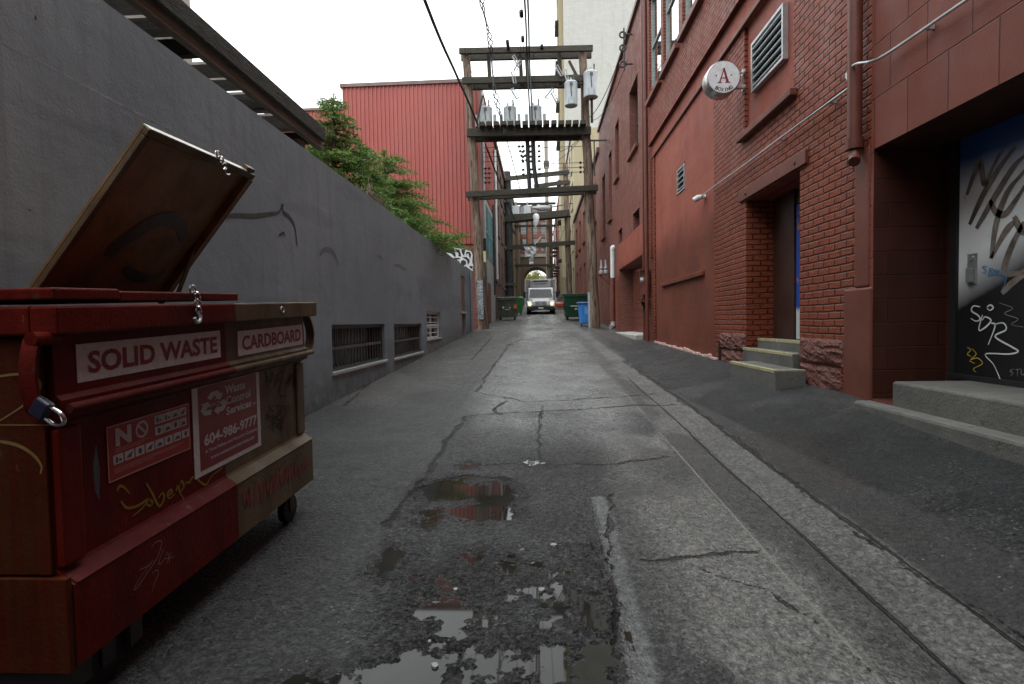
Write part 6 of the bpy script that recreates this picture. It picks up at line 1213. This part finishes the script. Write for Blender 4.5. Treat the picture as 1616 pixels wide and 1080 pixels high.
mb = MB(); mb.faces([(2.02, by0 - .03, bz + .9), (2.30, by0 - .022, bz + .75), (2.18, by0 + .01, bz + .5), (2.0, by0 - .0, bz + .62)], [(0, 1, 2, 3)]); mb.build('torn_label', weathered('pale blue scuff', (.12, .32, .7), (.2, .4, .75), 6, .5, .1), bc)
for x in (1.87, 2.2): mb = MB(); mb.tube([(x - .03, by0 + .12, bz + .09), (x + .03, by0 + .12, bz + .09)], .085, 12); mb.build('wheel', M['black'], bc, smooth=True)
# delivery truck
TY = 43.2; tz = float(ground_z(.1, TY)) - .01; TX = .10
tr = thing('delivery_truck', 'white box delivery truck with lit headlights driving down the alley', 'truck', (TX, TY, tz))
def tb(mb, x0, x1, y0, y1, z0, z1): mb.box(TX + x0, TX + x1, TY + y0, TY + y1, tz + z0, tz + z1)
M['truck_white'] = plain('truck white', (.70, .71, .72), .35); M['box_grey'] = weathered('grey box panel', (.34, .34, .34), (.42, .42, .41), 2, .5, .1)
mb = MB(); tb(mb, -1.30, 1.30, 2.4, 8.6, .95, 2.98); mb.build('cargo_box', M['box_grey'], tr, bevel=.03)
mb = MB(); tb(mb, -1.32, -1.22, 2.36, 8.62, .93, 3.0); tb(mb, 1.22, 1.32, 2.36, 8.62, .93, 3.0); tb(mb, -1.21, 1.21, 2.36, 2.42, 2.90, 3.0); mb.build('box_trim', M['truck_white'], tr)
mb = MB(); tb(mb, -.92, .92, 1.85, 2.39, 2.25, 2.88); ru = mb.build('cooling_unit', M['box_grey'], tr, bevel=.08); mb = MB(); tb(mb, -.62, .62, 1.835, 1.848, 2.72, 2.84); tb(mb, -.5, .5, 1.835, 1.848, 2.53, 2.58); mb.build('grille', M['ink'], ru)
mb = MB(); mb.prism([(TY + .55, tz + 1.28), (TY + 1.0, tz + 2.10), (TY + 1.15, tz + 2.18), (TY + 2.3, tz + 2.18), (TY + 2.3, tz + .6), (TY + .6, tz + .6)], 'x', TX - 1.02, TX + 1.02); mb.build('cab', M['truck_white'], tr, bevel=.07)
def wpt(x, s_): return (TX + x, TY + .55 + .45 * s_ - .012, tz + 1.28 + .82 * s_ + .01)
mb = MB(); mb.face([wpt(-.96, .06), wpt(.96, .06), wpt(.86, .92), wpt(-.86, .92)]); mb.build('windshield', M['windshield'], tr)
mb = MB(); mb.prism([(TY - .55, tz + .62), (TY - .55, tz + 1.0), (TY - .35, tz + 1.16), (TY + .54, tz + 1.30), (TY + .54, tz + .62)], 'x', TX - .72, TX + .72); mb.build('hood', M['truck_white'], tr, bevel=.08)
for s_ in (-1, 1):
    mb = MB(); a, b_ = sorted((s_ * .70, s_ * 1.12)); mb.prism([(TY - .42, tz + .55), (TY - .45, tz + .86), (TY - .2, tz + 1.06), (TY + .55, tz + 1.12), (TY + .95, tz + .8), (TY + .95, tz + .6), (TY - .1, tz + .55)], 'x', TX + a, TX + b_); mb.build('fender', M['truck_white'], tr, bevel=.06)
    mb = MB(); mb.tube([(TX + s_ * .88, TY - .47, tz + .80), (TX + s_ * .88, TY - .43, tz + .80)], [.12, .15], 14); hl = mb.build('headlight', plain('headlight lens', (1.0, .78, .5), .1, emit=0.7), tr, smooth=True)
    mb = MB(); mb.tube([(TX + s_ * .86, TY + .1, tz + .47), (TX + s_ * 1.12, TY + .1, tz + .47)], .47, 20); wh = mb.build('wheel', M['black'], tr, smooth=True); mb = MB(); mb.tube([(TX + s_ * 1.121, TY + .1, tz + .47), (TX + s_ * 1.14, TY + .1, tz + .47)], .22, 14); mb.build('hub', M['steel'], wh)
    mb = MB(); mb.tube([(TX + s_ * .86, TY + 6.6, tz + .47), (TX + s_ * 1.2, TY + 6.6, tz + .47)], .47, 20); mb.build('wheel', M['black'], tr, smooth=True)
    mb = MB(); a, b_ = sorted((s_ * 1.22, s_ * 1.44)); tb(mb, a, b_, .75, .85, 1.35, 1.85); mm = mb.build('mirror', M['ink'], tr, bevel=.02); mb = MB(); mb.tube([(TX + s_ * 1.0, TY + .8, tz + 1.75), (TX + s_ * 1.3, TY + .8, tz + 1.8)], .025, 6); mb.build('mirror_arm', M['ink'], mm)
    mb = MB(); mb.tube([(TX + s_ * .8, TY + 1.3, tz + 2.2), (TX + s_ * .8, TY + 1.3, tz + 2.26)], .05, 8); mb.build('marker_lamp', plain('amber lens', (.6, .3, .05), .3), tr)
mb = MB(); tb(mb, -.46, .46, -.585, -.553, .68, 1.02)
gr = mb.build('grille', M['steel'], tr)
mb = MB()
for s_ in (-1, 1): tb(mb, *sorted((s_ * .06, s_ * .40)), -.60, -.587, .74, .97)
mb.build('grille_mesh', M['porcelain'], gr)
mb = MB(); tb(mb, -1.1, 1.1, -.66, -.46, .30, .60); mb.build('bumper', M['ink'], tr, bevel=.04); mb = MB(); tb(mb, -.2, .2, -.672, -.662, .42, .54); mb.build('licence_plate', M['white'], tr); mb = MB(); tb(mb, -.5, .6, -.675, -.663, .28, .32); mb.build('bumper_strip', M['steel'], tr)
mb = MB(); tb(mb, -.9, .9, .0, 8.4, .45, .9); mb.build('chassis', M['ink'], tr)
# red car partly hidden behind the truck
CY = 58; cz = float(ground_z(2.0, CY)); CX = 2.05
rc_ = thing('parked_car', 'small orange red car half hidden behind the truck', 'car', (CX, CY, cz)); M['car_red'] = plain('orange red car paint', (.42, .07, .03), .3)
mb = MB(); mb.prism([(CY, cz + .25), (CY - .02, cz + .65), (CY + .2, cz + .78), (CY + 1.0, cz + .88), (CY + 3.9, cz + .92), (CY + 4.0, cz + .3)], 'x', CX - .82, CX + .82); mb.build('body', M['car_red'], rc_, bevel=.07)
mb = MB(); mb.faces([(CX - .76, CY + .9, cz + .88), (CX + .76, CY + .9, cz + .88), (CX + .76, CY + 3.7, cz + .9), (CX - .76, CY + 3.7, cz + .9), (CX - .6, CY + 1.6, cz + 1.42), (CX + .6, CY + 1.6, cz + 1.42), (CX + .6, CY + 3.0, cz + 1.42), (CX - .6, CY + 3.0, cz + 1.42)], [(0, 1, 5, 4), (1, 2, 6, 5), (2, 3, 7, 6), (3, 0, 4, 7)]); mb.build('windows', M['glass'], rc_)
mb = MB(); mb.box(CX - .61, CX + .61, CY + 1.58, CY + 3.02, cz + 1.42, cz + 1.46); mb.build('roof', M['car_red'], rc_, bevel=.015)
for s_ in (-1, 1):
    mb = MB(); mb.tube([(CX + s_ * .6, CY - .035, cz + .62), (CX + s_ * .6, CY + .02, cz + .62)], .10, 12); mb.build('headlight', M['white'], rc_)
    for yy in (.75, 3.2): mb = MB(); mb.tube([(CX + s_ * .66, CY + yy, cz + .31), (CX + s_ * .84, CY + yy, cz + .31)], .31, 14); mb.build('wheel', M['black'], rc_)
# litter on the paving
M['litter'] = plain('damp paper', (.26, .26, .25), .8)
LT_ = [((686, 1051), .012, 'white'), ((719, 931), .010, 'white'), ((874, 860), .018, 'white'), ((678, 1013), .008, 'white'), ((854, 931), .016, 'white')]
for (px, py), r_, kd in LT_:
    p = gpt(px, py); mb = MB(); rr = random.Random(px); n = 9; ring = [(p[0] + math.cos(t) * r_ * rr.uniform(.7, 1.2), p[1] + math.sin(t) * r_ * rr.uniform(.8, 1.5), p[2] + .003 + rr.uniform(0, .004)) for t in np.arange(n) * 2 * math.pi / n]
    mb.faces(ring + [(p[0], p[1], p[2] + .006)] + [(a, b_, z - .012) for a, b_, z in ring], [(i, (i + 1) % n, n) for i in range(n)] + [(i, n + 1 + i, n + 1 + (i + 1) % n, (i + 1) % n) for i in range(n)])
    tag(mb.build('litter_scrap', M['litter'] if kd == 'white' else M['rust_panel']), 'pale crumpled scrap of litter on the wet asphalt' if kd == 'white' else 'brown scrap of litter at the edge of the long puddle', 'litter', 'pale scraps on the asphalt' if kd == 'white' else None)
